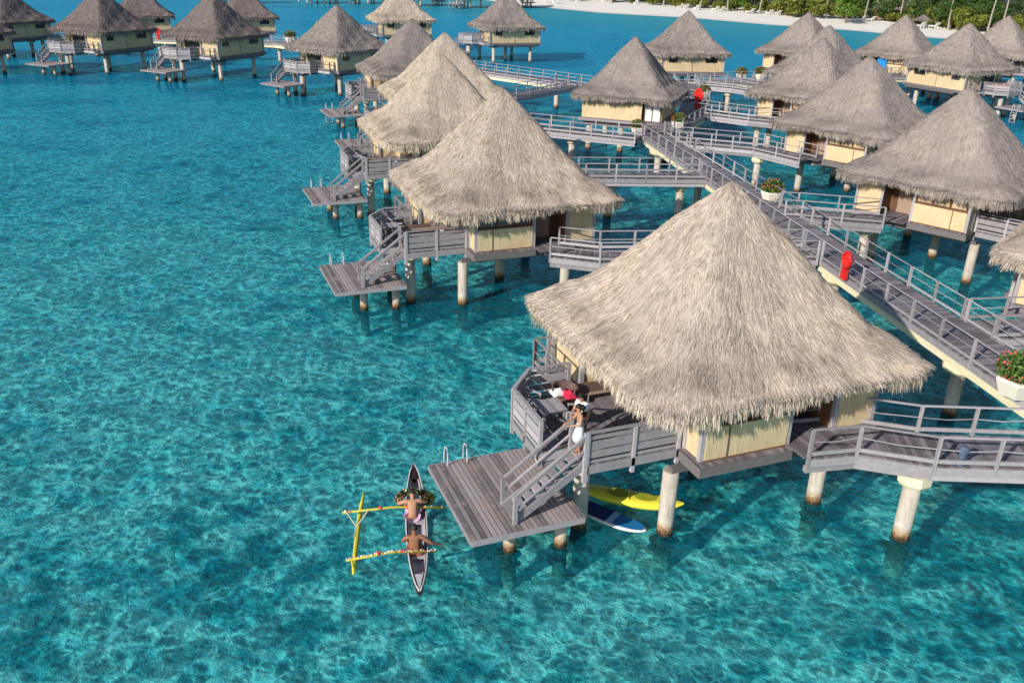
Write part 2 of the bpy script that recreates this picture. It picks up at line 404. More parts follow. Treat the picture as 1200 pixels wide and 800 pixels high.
# ------------------------------------------------------------------ the bungalow
def make_bungalow(detail=True):
    root = empty('overwater_bungalow')
    ro = bpy.data.objects.new('roof', ROOF_NEAR if detail else ROOF_FAR); COL.objects.link(ro); ro.parent = root
    # floor slabs of boards
    mb = MB()
    boards_x(mb, -2.95, .25, -4.34, -3.12, 3.0); boards_x(mb, .25, 2.25, -4.9, -2.6, 3.0); boards_x(mb, 2.25, 3.75, -4.0, -2.6, 3.0)
    MB().box(-2.97, .25, -4.375, -4.32, 2.64, 2.955, .5).box(-3.02,-2.97,-4.375,-3.2,2.64,2.955,.5).build('ledge_board', M['slate'], root)
    mb.box(.25, 3.75, -4.02, -3.97, 2.70, 2.955, .6)
    mb.box(-4.2, 4.35, -2.6, 4.35, 2.72, 2.985, .3)
    mb.build('floor', M['deckwood'], root)
    mb = MB().box(-2.9, 4.0, -4.1, 4.25, 2.5, 2.715, .4)
    for y in (-3.3, 0, 3.3): mb.box(-3.3 if y < 0 else (-6.2 if y == 0 else -4), 4.0, y-.12, y+.12, 2.3, 2.475, .2)
    mb.build('floor_beam', M['slate'], root)
    # sun deck
    mb = MB()
    boards_x(mb, -6.05, -2.96, -3.1, 1.35, 3.0); boards_x(mb, -7.05, -6.06, -2.0, .2, 3.0)
    mb.add([(-7.05,.21,2.96),(-6.06,.21,2.96),(-6.06,1.35,2.96),(-7.05,.21,3.0),(-6.06,.21,3.0),(-6.06,1.35,3.0)], [(2,1,0),(3,4,5),(0,1,4,3),(1,2,5,4),(2,0,3,5)])
    boards_x(mb, -4.9, -3.97, 1.36, 3.6, 3.0)
    mb.build('deck', M['deckwood'], root)
    mb = MB(); ring = [(-2.95,-3.13),(-6.08,-3.13),(-6.08,-2.05),(-7.08,-2.03),(-7.08,.22),(-6.08,1.38),(-4.93,1.38),(-4.93,3.63),(-4.0,3.63)]
    for a, b in zip(ring[:-1], ring[1:]): mb.beam((*a,2.82),(*b,2.82), .05, .27)
    mb.box(-6.0, -3.0, -1.3, -1.1, 2.5, 2.95); mb.box(-6.9, -3, -2.0, -1.85, 2.45, 2.7)
    mb.build('deck_fascia', M['wood'], root)
    MB().poly([(-6.0,-2.3),(-5.2,-2.3),(-5.3,-1.7),(-5.9,-1.7)], 2.30, 2.68).build('pile_cap', M['yellow_beam'], root)
    # rails
    fence([(-6.05,-3.1),(-3.0,-3.1)], 3.0, 'railing', root)
    fence([(-7.05,-2.0),(-7.05,.2)], 3.0, 'railing', root, post=1.1)
    fence([(-7.05,.2),(-6.06,1.35),(-4.6,1.35)], 3.0, 'railing', root, boards=True, post=1.5)
    fence([(-4.9,1.4),(-4.9,3.55),(-4.2,3.55)], 3.0, 'railing', root, boards=False, post=1.1)
    # stairs down to the swim platform
    mb = MB(); x0, z0, x1, z1 = -6.1, 3.0, -8.25, 1.45
    for y in (-3.02, -2.18):
        mb.beam((x0,y,z0-.08),(x1,y,z1+.02), .06, .24)
    for i in range(8):
        f = (i+.6)/8; x = x0+(x1-x0)*f; z = z0+(z1-z0)*f
        mb.box(x-.13, x+.13, -2.98, -2.22, z-.03, z+.02)
    mb.build('stairs', M['wood'], root)
    for y in (-3.1, -2.1):
        mb = MB(); mb.beam((x0+.0,y,z0+.95),(x1+.02,y,z1+.92), .09, .09); mb.box(x1-.05,x1+.07,y-.06,y+.06,1.45,1.45+.98)
        mb.beam((x0,y,z0+.5),(x1+.02,y,z1+.47), .05, .05); mb.box(x0-.06,x0+.06,y-.06,y+.06,2.4,4.04)
        mb.build('handrail', M['wood'], root)
    # swim platform
    mb = MB()
    for i in range(22):
        x = -9.65 + i*.157; mb.box(x, x+.125, -3.45, .75, 1.40, 1.45)
    pf = mb.build('swim_platform', M['platwood'], root)
    mb = MB(); mb.box(-9.68,-6.18,-3.5,-3.455,1.27,1.44); mb.box(-9.68,-6.18,.755,.80,1.27,1.44); mb.box(-9.7,-9.655,-3.45,.75,1.27,1.44); mb.box(-6.2,-6.155,-3.45,.75,1.27,1.44)
    for y in (-2.4,-.3): mb.box(-9.4,-6.4,y-.1,y+.1,1.12,1.395)
    mb.build('platform_frame', M['wood'], pf)
    for x, y in ((-8.1,-2.4),(-8.1,-.3),(-6.55,-2.7)): pillar(root, x, y, 1.12, .2)
    mb = MB()
    for x in (-9.1,-8.45):
        mb.tube([(x,.55,1.45),(x,.57,1.85),(x,.66,2.02),(x,.83,1.98),(x,.95,1.75),(x,.97,.2),(x,.97,-.7)], .028, 8)
    for z in (1.1,.75,.4,.05,-.3): mb.tube([(-9.1,.97,z),(-8.45,.97,z)], .025, 6)
    mb.build('ladder', M['steel'], root)
    # walls (outside faces 4 m from the middle)
    mb = MB(); mb.box(-2.72,.17,-4.10,-4.02,3.02,4.10); mb.build('bamboo_panel', M['bamboo'], root)
    bt = MB().box(-1.98,-1.94,-4.125,-4.105,3.02,4.12).box(-2.74,.19,-4.13,-4.103,4.105,4.15).box(-2.74,.19,-4.13,-4.103,3.0,3.04).build('wall_batten', M['brown'], root)
    fr = MB().box(-2.72,.17,-3.99,-3.92,4.11,5.4).build('window', M['brown'], root)
    for i in range(3): MB().box(-2.60+i*.93,-1.82+i*.93,-4.03,-3.995,4.22,4.80).build('pane', M['slate'], fr)
    for x, y in ((-2.8,-4.0),(.25,-4.0),(-2.8,-3.2),(2.2,-3.75),(3.7,-3.75),(-4.1,4.1),(4.1,4.1),(-4.1,1.4),(4.1,-2.6)): MB().box(x-.075,x+.075,y-.075,y+.075,2.6,5.3).build('corner_post', M['wood'], root)
    mb = MB().box(2.28,3.62,-3.79,-3.71,3.02,5.4); mb.build('bamboo_panel', M['bamboo'], root)
    mb = MB().box(3.68,3.76,-3.67,-2.68,3.02,5.4); mb.build('bamboo_panel', M['bamboo'], root)
    mb = MB().box(.33,2.12,-2.64,-2.56,3.02,5.4).box(2.13,2.2,-3.67,-2.6,3.02,5.4).box(.22,.30,-3.92,-2.6,3.02,5.4); mb.build('entrance_recess', M['brown'], root)
    dr = MB().box(.75,1.65,-2.72,-2.66,3.03,5.05).build('door', M['teak'], root)
    MB().ball((.84,-2.76,4.05), .04).build('handle', M['steel'], dr)
    # room body
    mb = MB().box(-4.05,4.05,3.97,4.05,2.99,5.4).box(3.97,4.05,-2.53,3.965,2.99,5.4).box(-4.05,-3.97,1.45,3.965,2.99,5.4); mb.build('wall', M['bamboo'], root)
    mb = MB().box(-2.84,-2.76,-3.9,1.4,3.02,5.4).box(-3.96,-2.77,1.41,1.47,3.02,5.4); wl = mb.build('wall', M['bamboo'], root)
    MB().box(-2.88,-2.845,-2.6,-.2,3.03,5.1).build('sliding_door', M['glass'], wl)
    MB().box(-2.9,-2.845,.1,1.1,4.0,4.8).build('window', M['brown'], wl)
    w2 = MB().box(-3.2,-2.1,4.06,4.09,4.1,4.9).build('window', M['brown'], root); MB().box(-3.1,-2.2,4.095,4.11,4.2,4.8).build('pane', M['glass'], w2)
    w2 = MB().box(1.6,3.2,4.06,4.09,4.1,4.9).build('window', M['brown'], root); MB().box(1.7,3.1,4.095,4.11,4.2,4.8).build('pane', M['glass'], w2)
    MB().box(-.15,-.05,4.052,4.1,3.0,5.3).build('wall_batten', M['teak'], root)
    # piles
    for x, y, t in ((-3.2,-3.2,2.30),(2.4,-3.35,2.30),(-3.2,3.3,2.30),(2.9,3.3,2.30),(-5.6,-2.0,2.28),(-6.1,-.1,2.30),(0,0,2.30)):
        pillar(root, x, y, t)
    return root
A = make_bungalow(True)
PROTO_FAR = None
def set_roof(root, mat, far=False):
    for ch in root.children:
        if ch.name.split('.')[0] == 'roof':
            if far: ch.data = ROOF_FAR
            for i, m_ in enumerate((mat, FRINGE[mat.name])): ch.material_slots[i].link = 'OBJECT'; ch.material_slots[i].material = m_
HUTS = {}
def hut(key, x, y, rot, mirror, mat, label, group='thatched bungalows on piles', far=False, s=1.0):
    if key == 'A': o = A; o.location = (x,y,0); o.rotation_euler = (0,0,R(rot))
    else: o = clone(A, (x,y,0), R(rot), sc=((-s if mirror else s), s, s) if (mirror or s != 1) else None)
    tag(o, label, 'bungalow', group); set_roof(o, mat, far); HUTS[key] = o
    if key not in ('A','B'):
        for ch in o.children:
            if ch.name.startswith('window'):
                for p in ch.children: p.material_slots[0].link = 'OBJECT'; p.material_slots[0].material = M['blind'] if len(ch.children) == 3 else M['glass']
    if key in ('F','I','J','K','K2','K3','K4'):
        for ch in list(o.children):
            if ch.name.startswith('ladder'): bpy.data.objects.remove(ch)
    return o
TY = M['thatch_gold']
TN, TG, TO = M['thatch_new'], M['thatch_grey'], M['thatch_old']
hut('A', 6.7,27,22,False,TN,'largest and nearest thatched bungalow, a couple on its sun deck and a kayak below')
hut('B', -.8,46,22,False,TN,'straw roofed bungalow directly behind the nearest one, with its own square swim platform')
hut('C', -5.3,61.9,22,False,TY,'golden straw roofed bungalow third in the left row, sun deck poking out left')
hut('D', -6.4,78.6,22,False,TY,'bungalow fourth in the left row, only its yellowish pointed thatch showing above the third')
hut('E', -11,94.4,24,False,TG,'grey roofed bungalow fifth in the left row, just behind the golden peaks')
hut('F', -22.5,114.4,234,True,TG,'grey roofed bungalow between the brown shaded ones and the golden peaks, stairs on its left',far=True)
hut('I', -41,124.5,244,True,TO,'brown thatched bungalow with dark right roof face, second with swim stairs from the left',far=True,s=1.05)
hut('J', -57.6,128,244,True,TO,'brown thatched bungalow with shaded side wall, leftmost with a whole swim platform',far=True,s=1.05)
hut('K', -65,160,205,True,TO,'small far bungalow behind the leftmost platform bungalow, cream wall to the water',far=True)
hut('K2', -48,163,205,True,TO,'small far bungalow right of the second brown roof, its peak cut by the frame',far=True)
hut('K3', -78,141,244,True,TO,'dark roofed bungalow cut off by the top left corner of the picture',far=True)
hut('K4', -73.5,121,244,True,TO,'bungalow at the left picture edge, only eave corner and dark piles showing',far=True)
hut('G', -21,163,202,True,TY,'yellowish thatched bungalow far behind the left row, its peak cut by the top edge',far=True,s=1.05)
hut('H', -2.4,153,202,True,TG,'far bungalow beyond the long walkway, its shadow on the water to its right',far=True,s=1.05)
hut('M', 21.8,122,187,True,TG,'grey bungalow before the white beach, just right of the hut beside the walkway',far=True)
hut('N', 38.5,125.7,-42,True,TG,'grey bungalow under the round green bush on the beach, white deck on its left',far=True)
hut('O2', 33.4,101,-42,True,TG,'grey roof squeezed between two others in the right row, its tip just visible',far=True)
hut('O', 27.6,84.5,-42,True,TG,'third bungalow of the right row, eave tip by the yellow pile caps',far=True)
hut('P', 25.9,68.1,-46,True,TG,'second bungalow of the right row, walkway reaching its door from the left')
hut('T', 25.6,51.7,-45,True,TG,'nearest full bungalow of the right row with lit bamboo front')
hut('U', 27.2,36.5,-42,True,TN,'bungalow cut off at the right edge, only a tip of its straw eave showing')
hut('Q', 51.6,125.8,-40,True,TG,'bungalow before the beach with a bright blue towel hanging under its eave',far=True)
hut('Rr', 53.5,111.5,118,False,TG,'far right bungalow with a long closed cream wall, deck at its right end',far=True)
hut('S', 68,131,-42,True,TG,'far right bungalow cut by the picture edge, below the tall palms',far=True)
for i, (x, y) in enumerate(((-86,292),(-67,300),(-49,308),(-33,303),(-17,300),(-2,306))):
    d = ['yellow floored','grey decked','white stepped','dark piled','cream walled','reed walled'][i]
    hut('far%d'%i, x, y, 22+i*9, i%2==1, TO, 'distant %s bungalow in the row at the picture top, %s from the left' % (d, ['first','second','third','fourth','fifth','sixth'][i]), 'distant bungalows beyond the lagoon', far=True)

# ------------------------------------------------------------------ service hut beside the walkway
def service_hut(x, y, rot):
    root = empty('walkway_hut', (x,y,0), R(rot), 'square thatched hut beside the walkway corner, plain lit bamboo front and pale door', 'hut')
    ro = bpy.data.objects.new('roof', ROOF_NEAR); COL.objects.link(ro); ro.parent = root; ro.scale = (.93,.93,.97)
    set_roof(root, TG)
    MB().box(-3.7,3.7,-3.7,3.9,2.7,2.99,.4).box(-3.9,2.2,-3.9,-3.71,2.72,2.98,.8).build('floor', M['deckwood'], root)
    MB().box(-3.5,3.5,-3.5,3.5,2.35,2.69).build('floor_beam', M['slate'], root)
    MB().box(-3.6,1.9,-3.62,-3.54,3.0,5.2).build('bamboo_panel', M['bamboo'], root)
    MB().box(-3.6,-3.52,-3.53,3.6,3.0,5.2).box(3.52,3.6,-3.0,3.6,3.0,5.2).box(-3.51,3.51,3.52,3.6,3.0,5.2).build('wall', M['bamboo'], root)
    d = MB().box(1.95,3.55,-3.05,-2.97,3.0,5.2).build('door_wall', M['brown'], root)
    MB().box(2.0,2.7,-3.1,-3.06,3.02,5.0).box(2.8,3.45,-3.1,-3.06,3.02,5.0).build('door', M['white'], d)
    for a in (-3,0,3):
        for b in (-3,3): pillar(root, a, b, 2.34, .26)
service_hut(10.4,83.6,-20)

# ------------------------------------------------------------------ walkways
def walkway(name, pts, w, label, cat, group=None, z=2.96, main=False, left=True, right=True, poles=(), rope=False):
    root = empty(name, (*pts[0],0), 0, label, cat, group); o = Vector((*pts[0],0))
    P = [Vector((*p,0))-o for p in pts]
    L = []; Rr = []
    for i, p in enumerate(P):
        a = P[max(i-1,0)]; b = P[min(i+1,len(P)-1)]
        d1 = (p-a).normalized() if i else (b-p).normalized(); d2 = (b-p).normalized() if i < len(P)-1 else d1
        t = (d1+d2).normalized(); n = Vector((-t.y,t.x,0)); k = 1/max(.5,n.dot(Vector((-d2.y,d2.x,0))))
        L.append(p+n*w/2*k); Rr.append(p-n*w/2*k)
    mb = MB()
    for i in range(len(P)-1):
        n = max(1,int((P[i+1]-P[i]).length/.15))
        for j in range(n):
            f0, f1 = j/n, (j+.92)/n
            q = [L[i].lerp(L[i+1],f0), Rr[i].lerp(Rr[i+1],f0), Rr[i].lerp(Rr[i+1],f1), L[i].lerp(L[i+1],f1)]
            v = [(a.x,a.y,z-.04) for a in q]+[(a.x,a.y,z) for a in q]
            mb.add(v, [(3,2,1,0),(4,5,6,7),(0,1,5,4),(1,2,6,5),(2,3,7,6),(3,0,4,7)])
    mb.build('deck', M['deckwood'], root)
    mb = MB()
    for side in (L, Rr):
        for a, b in zip(side[:-1], side[1:]):
            mb.beam((a.x,a.y,z-.17),(b.x,b.y,z-.17), .07, .26)
            if not main: pass
    mb.build('side_board', M['wood'], root)
    mb = MB(); zb = z-.48 if main else z-.42
    for side in (L, Rr):
        for i in range(len(side)-1):
            a, b = side[i], side[i+1]; c1 = (L[i]+Rr[i])/2; c2 = (L[i+1]+Rr[i+1])/2
            a = a.lerp(c1, .12); b = b.lerp(c2, .12)
            mb.beam((a.x,a.y,zb),(b.x,b.y,zb), .16, .34 if main else .2)
    mb.build('beam', M['yellow_beam'] if main else M['wood'], root)
    for side, use in ((L,left),(Rr,right)):
        if not use: continue
        runs = [side] if use is True else [[side[i] for i in r] for r in use]
        for r in runs:
            if use is True or True:
                fence([(p.x,p.y) for p in r], z, 'railing', root, boards=False, post=1.9, hang=.28, rope=rope, h=.95, pw=.095, thin=main)
    for x, y in poles:
        pillar(root, x-o.x, y-o.y, zb-(.17 if main else .1), .27, cap=1.35 if main else 1.0)
    return root
G1 = 'gangways from the boardwalk to bungalow doors'; G2 = 'long boardwalks on cream beams'
# main boardwalk: near edge 17.5,26.6 -> 9.7,73.5
walkway('boardwalk', [(20.4,15.0),(18.55,28.0),(16.95,37.9),(13.95,57.5),(11.15,74.6)], 2.3, 'long straight boardwalk running diagonally behind the nearest roof, red life ring on its rail', 'boardwalk', G2, main=True,
        poles=[(17.6,31.3),(16.0,41.5),(14.4,51.5),(12.9,61.5),(11.4,71)])
walkway('boardwalk', [(11.2,74.7),(13.0,77.0),(16.2,84.2),(18.2,92.5)], 2.6, 'short boardwalk bend passing in the shade right of the square walkway hut', 'boardwalk', G2, main=True, right=True, left=False,
        poles=[(13.0,77.4),(17.2,89)])
walkway('boardwalk', [(18.1,92.7),(7.8,102.0),(-3.6,112.2),(-37,141.5),(-56,143),(-88,143)], 2.4, 'far boardwalk with cream beam running left behind the row towards the shaded bungalows', 'boardwalk', G2, main=True,
        poles=[(4.4,105.0),(-4.4,112.9),(-12,119.5),(-20,126.5),(-28,133.5),(-37,141.5),(-46,142.2),(-56,143),(-66,143),(-76,143)])
walkway('boardwalk', [(18.3,92.8),(19.5,107.5),(31,111.5),(44,118.5),(60,122)], 2.4, 'far boardwalk with flower boxes going right before the beach bungalows', 'boardwalk', G2, main=True,
        poles=[(18.9,100),(25,109.4),(31,111.5),(38,115.2),(45,118.7)])
walkway('gangway', [(8.7,23.55),(10.5,23.95),(12.7,23.35),(18.0,23.3)], 1.95, 'nearest gangway with rope rails leading right from the door of the nearest bungalow', 'gangway', G1, rope=True, z=2.94, poles=[(12.35,22.9)])
walkway('gangway', [(2.0,41.9),(4.2,41.3),(14.9,42.6)], 1.9, 'gangway from the door of the second bungalow, passing behind the nearest roof tip', 'gangway', G1, z=2.94, poles=[(5.6,41.5),(10.5,42.1)])
walkway('gangway', [(-2.6,57.4),(-1,56.8),(4.4,58.6),(12.6,59.2)], 1.9, 'gangway crossing the water just below the first straight boardwalk corner, dark cap under it', 'gangway', G1, z=2.94, poles=[(6.3,58.8),(11.2,59.1)])
walkway('gangway', [(-3.6,74.2),(1.0,75.9),(9.8,72.0)], 1.9, 'gangway meeting the boardwalk corner from the left beneath the square walkway hut', 'gangway', G1, z=2.94, poles=[(4.6,74.4)])
walkway('gangway', [(21.0,49.3),(16.6,50.3),(15.6,50.4)], 1.9, 'gangway to the door of the first full bungalow on the right', 'gangway', G1, z=2.94, poles=[(20.4,49.6)])
walkway('gangway', [(21.6,65.4),(18.9,69.2),(13.9,71.0),(12.7,71.2)], 1.9, 'gangway with two kinks leading to the second bungalow on the right, cream cap under it', 'gangway', G1, z=2.94, poles=[(18.8,68.6)])
walkway('gangway', [(24.0,81.9),(21.6,83.0),(17.2,86.2)], 1.9, 'pale fronted gangway beside the red life ring cabinet, reaching the third right bungalow', 'gangway', G1, z=2.94, poles=[(22.3,83.0)])
walkway('gangway', [(29.0,99.2),(25.0,104.2),(20.3,107.0)], 1.9, 'far gangway behind the third right bungalow, cream pile cap at its bend', 'gangway', G1, z=2.94, poles=[(24.2,104.6)])
walkway('gangway', [(25.6,34.0),(22.4,33.6),(19.0,33.1)], 1.9, 'gangway leaving the boardwalk for the bungalow at the right edge', 'gangway', G1, z=2.94)
walkway('gangway', [(49.4,121.4),(46.5,119.6)], 1.9, 'short far gangway under the blue towel bungalow', 'gangway', G1, z=2.94)
walkway('gangway', [(-7.9,90.1),(-6,89.4),(0.5,95),(6.0,102.2)], 1.9, 'gangway hidden mostly behind the fourth and fifth left roofs', 'gangway', G1, z=2.94)

# ------------------------------------------------------------------ sea bed, beach, land, water
SH = [(-110,520),(-60,430),(-22,372),(-3,327),(24,291),(49,279),(68,258),(87,243),(101,225),(116,213),(150,182),(230,130),(420,60)]
def ribbon(name, mat, prof, label=None, wob=0):
    """strip along the shore; prof = list of (inland offset, z)"""
    V = []; F = []; n = len(prof); pts = []
    for a, b in zip(SH[:-1], SH[1:]):
        for k in range(6): pts.append((a[0]+(b[0]-a[0])*k/6, a[1]+(b[1]-a[1])*k/6))
    pts.append(SH[-1])
    for x, y in pts:
        for off, z in prof:
            w = wob*math.sin(x*.13)*math.cos(y*.11+off)
            V.append((x+off*.38, y+off*.925+w, z))
    for i in range(len(pts)-1):
        for j in range(n-1): F.append((i*n+j,(i+1)*n+j,(i+1)*n+j+1,i*n+j+1))
    me = bpy.data.meshes.new(name); me.from_pydata(V,[],F); me.materials.append(mat)
    me.polygons.foreach_set('use_smooth',[True]*len(F)); me.update()
    o = bpy.data.objects.new(name, me); COL.objects.link(o); return tag(o, label, None, None, 'structure')
def sand():
    m, nt = newmat('white_coral_sand'); B = NB(nt); w = B.world()
    n = B.noise(w, .35, 5, .6); n2 = B.noise(w, 3, 4, .6)
    z = B.n('ShaderNodeSeparateXYZ'); nt.links.new(w, z.inputs[0])
    c = B.mix(n, (.74,.68,.60), (.90,.85,.78))
    wet = B.ramp(B.math('ADD', z.outputs[2], B.math('MULTIPLY', n, .3)), [(.1,1),(.42,0)])
    B.out(B.mix(B.math('MULTIPLY', wet, .5), c, (.45,.38,.28)), .95, B.bump(n2, .5, .1), **{'Specular_IOR_Level':.1}); return m
M['sand'] = sand()
M['soil'] = two_tone('leaf_litter_ground', (.03,.035,.015), (.10,.09,.045), .3, .95)
ribbon('beach', M['sand'], [(-60,-1.7),(-25,-1.0),(-8,-.35),(0,.0),(10,.45),(30,.9),(48,1.15),(60,1.2)], 'white sand beach curving along the lagoon below the palms', .8)
ribbon('ground', M['soil'], [(54,1.21),(80,1.6),(160,3),(400,6)], 'dark ground under the beach trees')

def warped(B, nt, w, sc, amt, det=2.0):
    q = B.n('ShaderNodeTexNoise', i_Scale=sc, i_Detail=det); nt.links.new(w, q.inputs['Vector'])
    c = B.n('ShaderNodeVectorMath', operation='SUBTRACT'); nt.links.new(q.outputs['Color'], c.inputs[0]); c.inputs[1].default_value = (.5,.5,.5)
    m = B.n('ShaderNodeVectorMath', operation='MULTIPLY_ADD'); nt.links.new(c.outputs[0], m.inputs[0]); m.inputs[1].default_value = (amt,amt,0); nt.links.new(w, m.inputs[2])
    return m.outputs[0]
def cells(B, nt, w, sc, amt, k, pw):
    """network of bright lines: distance to the edges of warped cells"""
    v = B.n('ShaderNodeTexVoronoi', feature='DISTANCE_TO_EDGE', voronoi_dimensions='2D', i_Scale=sc); nt.links.new(warped(B, nt, w, sc*.9, amt/sc, 2.5), v.inputs['Vector'])
    return B.math('POWER', B.math('SUBTRACT', 1.0, B.math('MULTIPLY', v.outputs[0], k), clamp=True), pw)
def seabed_mat():
    m, nt = newmat('rippled_sand_and_rubble_seabed'); B = NB(nt); w = B.world()
    patch = B.noise(warped(B, nt, w, .9, .8), .8, 4, .55, .2)
    big = B.noise(w, .07, 3, .55)
    f = B.math('ADD', B.math('MULTIPLY', patch, .7), B.math('MULTIPLY', big, .75)); f = B.math('SUBTRACT', f, .215)
    c = B.ramp(f, [(.31,(.03,.26,.30)),(.39,(.16,.52,.55)),(.46,(.56,.88,.87)),(.55,(.99,.99,.96))])
    hgt = B.math('ADD', B.math('MULTIPLY', B.noise(warped(B, nt, w, 1.5, .5), 1.6, 6, .65, .2), .6), B.math('MULTIPLY', cells(B, nt, w, 1.4, .9, 2.2, 1.0), .12))
    B.out(c, .95, B.bump(hgt, 1.0, .5), **{'Specular_IOR_Level':0.0}); return m
def water_mat():
    m, nt = newmat('clear_lagoon_water'); B = NB(nt); w = B.world()
    sep = B.n('ShaderNodeSeparateXYZ'); nt.links.new(w, sep.inputs[0]); X, Y = sep.outputs[0], sep.outputs[1]
    big = B.noise(w, .035, 3, .5)
    yy = B.math('ADD', Y, B.math('MULTIPLY', big, 30))
    far = B.n('ShaderNodeMapRange', i_1=35.0, i_2=160.0); nt.links.new(yy, far.inputs[0])
    shore = B.math('ADD', B.math('MULTIPLY', X, .62), B.math('MULTIPLY', Y, .78))
    sh = B.n('ShaderNodeMapRange', i_1=150.0, i_2=262.0, interpolation_type='SMOOTHSTEP'); nt.links.new(shore, sh.inputs[0])
    tint = B.mix(far.outputs[0], (.46,1.0,.99), (.26,.94,1.0))
    tint = B.mix(sh.outputs[0], tint, (.5,.95,.95))
    # caustic light net painted into the transparent tint of the flat water sheet
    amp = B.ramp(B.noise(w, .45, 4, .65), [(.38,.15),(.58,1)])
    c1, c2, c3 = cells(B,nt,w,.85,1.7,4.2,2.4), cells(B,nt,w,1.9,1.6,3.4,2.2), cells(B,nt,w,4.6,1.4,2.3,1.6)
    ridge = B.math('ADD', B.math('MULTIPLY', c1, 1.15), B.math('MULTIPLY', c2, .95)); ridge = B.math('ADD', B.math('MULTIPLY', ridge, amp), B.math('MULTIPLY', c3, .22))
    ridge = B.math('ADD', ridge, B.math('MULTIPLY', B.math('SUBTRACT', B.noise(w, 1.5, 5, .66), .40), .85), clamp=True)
    painted_caustics = B.ramp(ridge, [(.05,.30),(.34,.50),(.57,.82),(.77,1)])
    tcol = B.mix(1.0, tint, painted_caustics, 'MULTIPLY')
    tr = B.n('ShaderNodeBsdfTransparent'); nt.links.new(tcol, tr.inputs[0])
    # light scattered back from within the water
    body = B.mix(far.outputs[0], (.001,.25,.37), (.005,.35,.62))
    body = B.mix(sh.outputs[0], body, (.04,.46,.60))
    df = B.n('ShaderNodeBsdfDiffuse'); nt.links.new(body, df.inputs[0])
    wv = warped(B, nt, w, .8, .6)
    rip = B.math('ADD', B.math('MULTIPLY', B.noise(wv, 1.5, 4, .6, .3), .5), B.math('MULTIPLY', B.noise(wv, 5.0, 4, .65, .3), .16))
    nt.links.new(B.bump(rip, 1.0, 1.0), df.inputs['Normal'])
    fb = B.n('ShaderNodeMapRange', i_1=15.0, i_2=200.0, i_3=.22, i_4=.62); nt.links.new(yy, fb.inputs[0])
    s1 = B.n('ShaderNodeMixShader'); nt.links.new(fb.outputs[0], s1.inputs[0]); nt.links.new(tr.outputs[0], s1.inputs[1]); nt.links.new(df.outputs[0], s1.inputs[2])
    nrm = B.bump(rip, 1.0, .4)
    gl = B.n('ShaderNodeBsdfGlossy', i_Roughness=.10); nt.links.new(nrm, gl.inputs['Normal'])
    fr = B.n('ShaderNodeFresnel', i_IOR=1.33); nt.links.new(nrm, fr.inputs['Normal'])
    fc = B.math('MINIMUM', B.math('MULTIPLY', fr.outputs[0], .45), .10)
    s2 = B.n('ShaderNodeMixShader'); nt.links.new(fc, s2.inputs[0]); nt.links.new(s1.outputs[0], s2.inputs[1]); nt.links.new(gl.outputs[0], s2.inputs[2])
    o = B.n('ShaderNodeOutputMaterial'); nt.links.new(s2.outputs[0], o.inputs[0]); return m
def sheet(name, z, mat, label, R0=2500):
    me = bpy.data.meshes.new(name); me.from_pydata([(-R0,-R0+900,z),(R0,-R0+900,z),(R0,R0+900,z),(-R0,R0+900,z)],[],[(0,1,2,3)])
    me.materials.append(mat); o = bpy.data.objects.new(name, me); COL.objects.link(o); tag(o, label, None, None, 'structure')
sheet('seabed', -1.35, seabed_mat(), 'pale sand and dark rubble on the lagoon floor')
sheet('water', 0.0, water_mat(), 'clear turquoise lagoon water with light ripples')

# coral heads round the pile feet
def rock(x, y, r, label, seed, z=-2.2, hgt=1.0):
    rg = random.Random(seed); mb = MB(); V = []; F = []; n, m = 14, 8
    for i in range(m+1):
        for k in range(n):
            ph = math.pi*i/m; th = 2*math.pi*k/n; q = r*(1+.3*math.sin(3*th+seed)+.22*rg.uniform(-1,1))
            V.append((q*math.sin(ph)*math.cos(th), q*math.sin(ph)*math.sin(th)*.7, hgt*math.cos(ph)*(1+.15*rg.uniform(-1,1))))
    for i in range(m):
        for k in range(n): F.append((i*n+k, (i+1)*n+k, (i+1)*n+(k+1)%n, i*n+(k+1)%n))
    mb.add(V, F, .4); o = mb.build('coral_rock', M['reef'], smooth=True); o.location = (x,y,z)
    tag(o, label, 'rock')
rock(-1.0,43.7,.95,'brown coral rock under water beside the front pile of the second bungalow',3,-.75,.65)
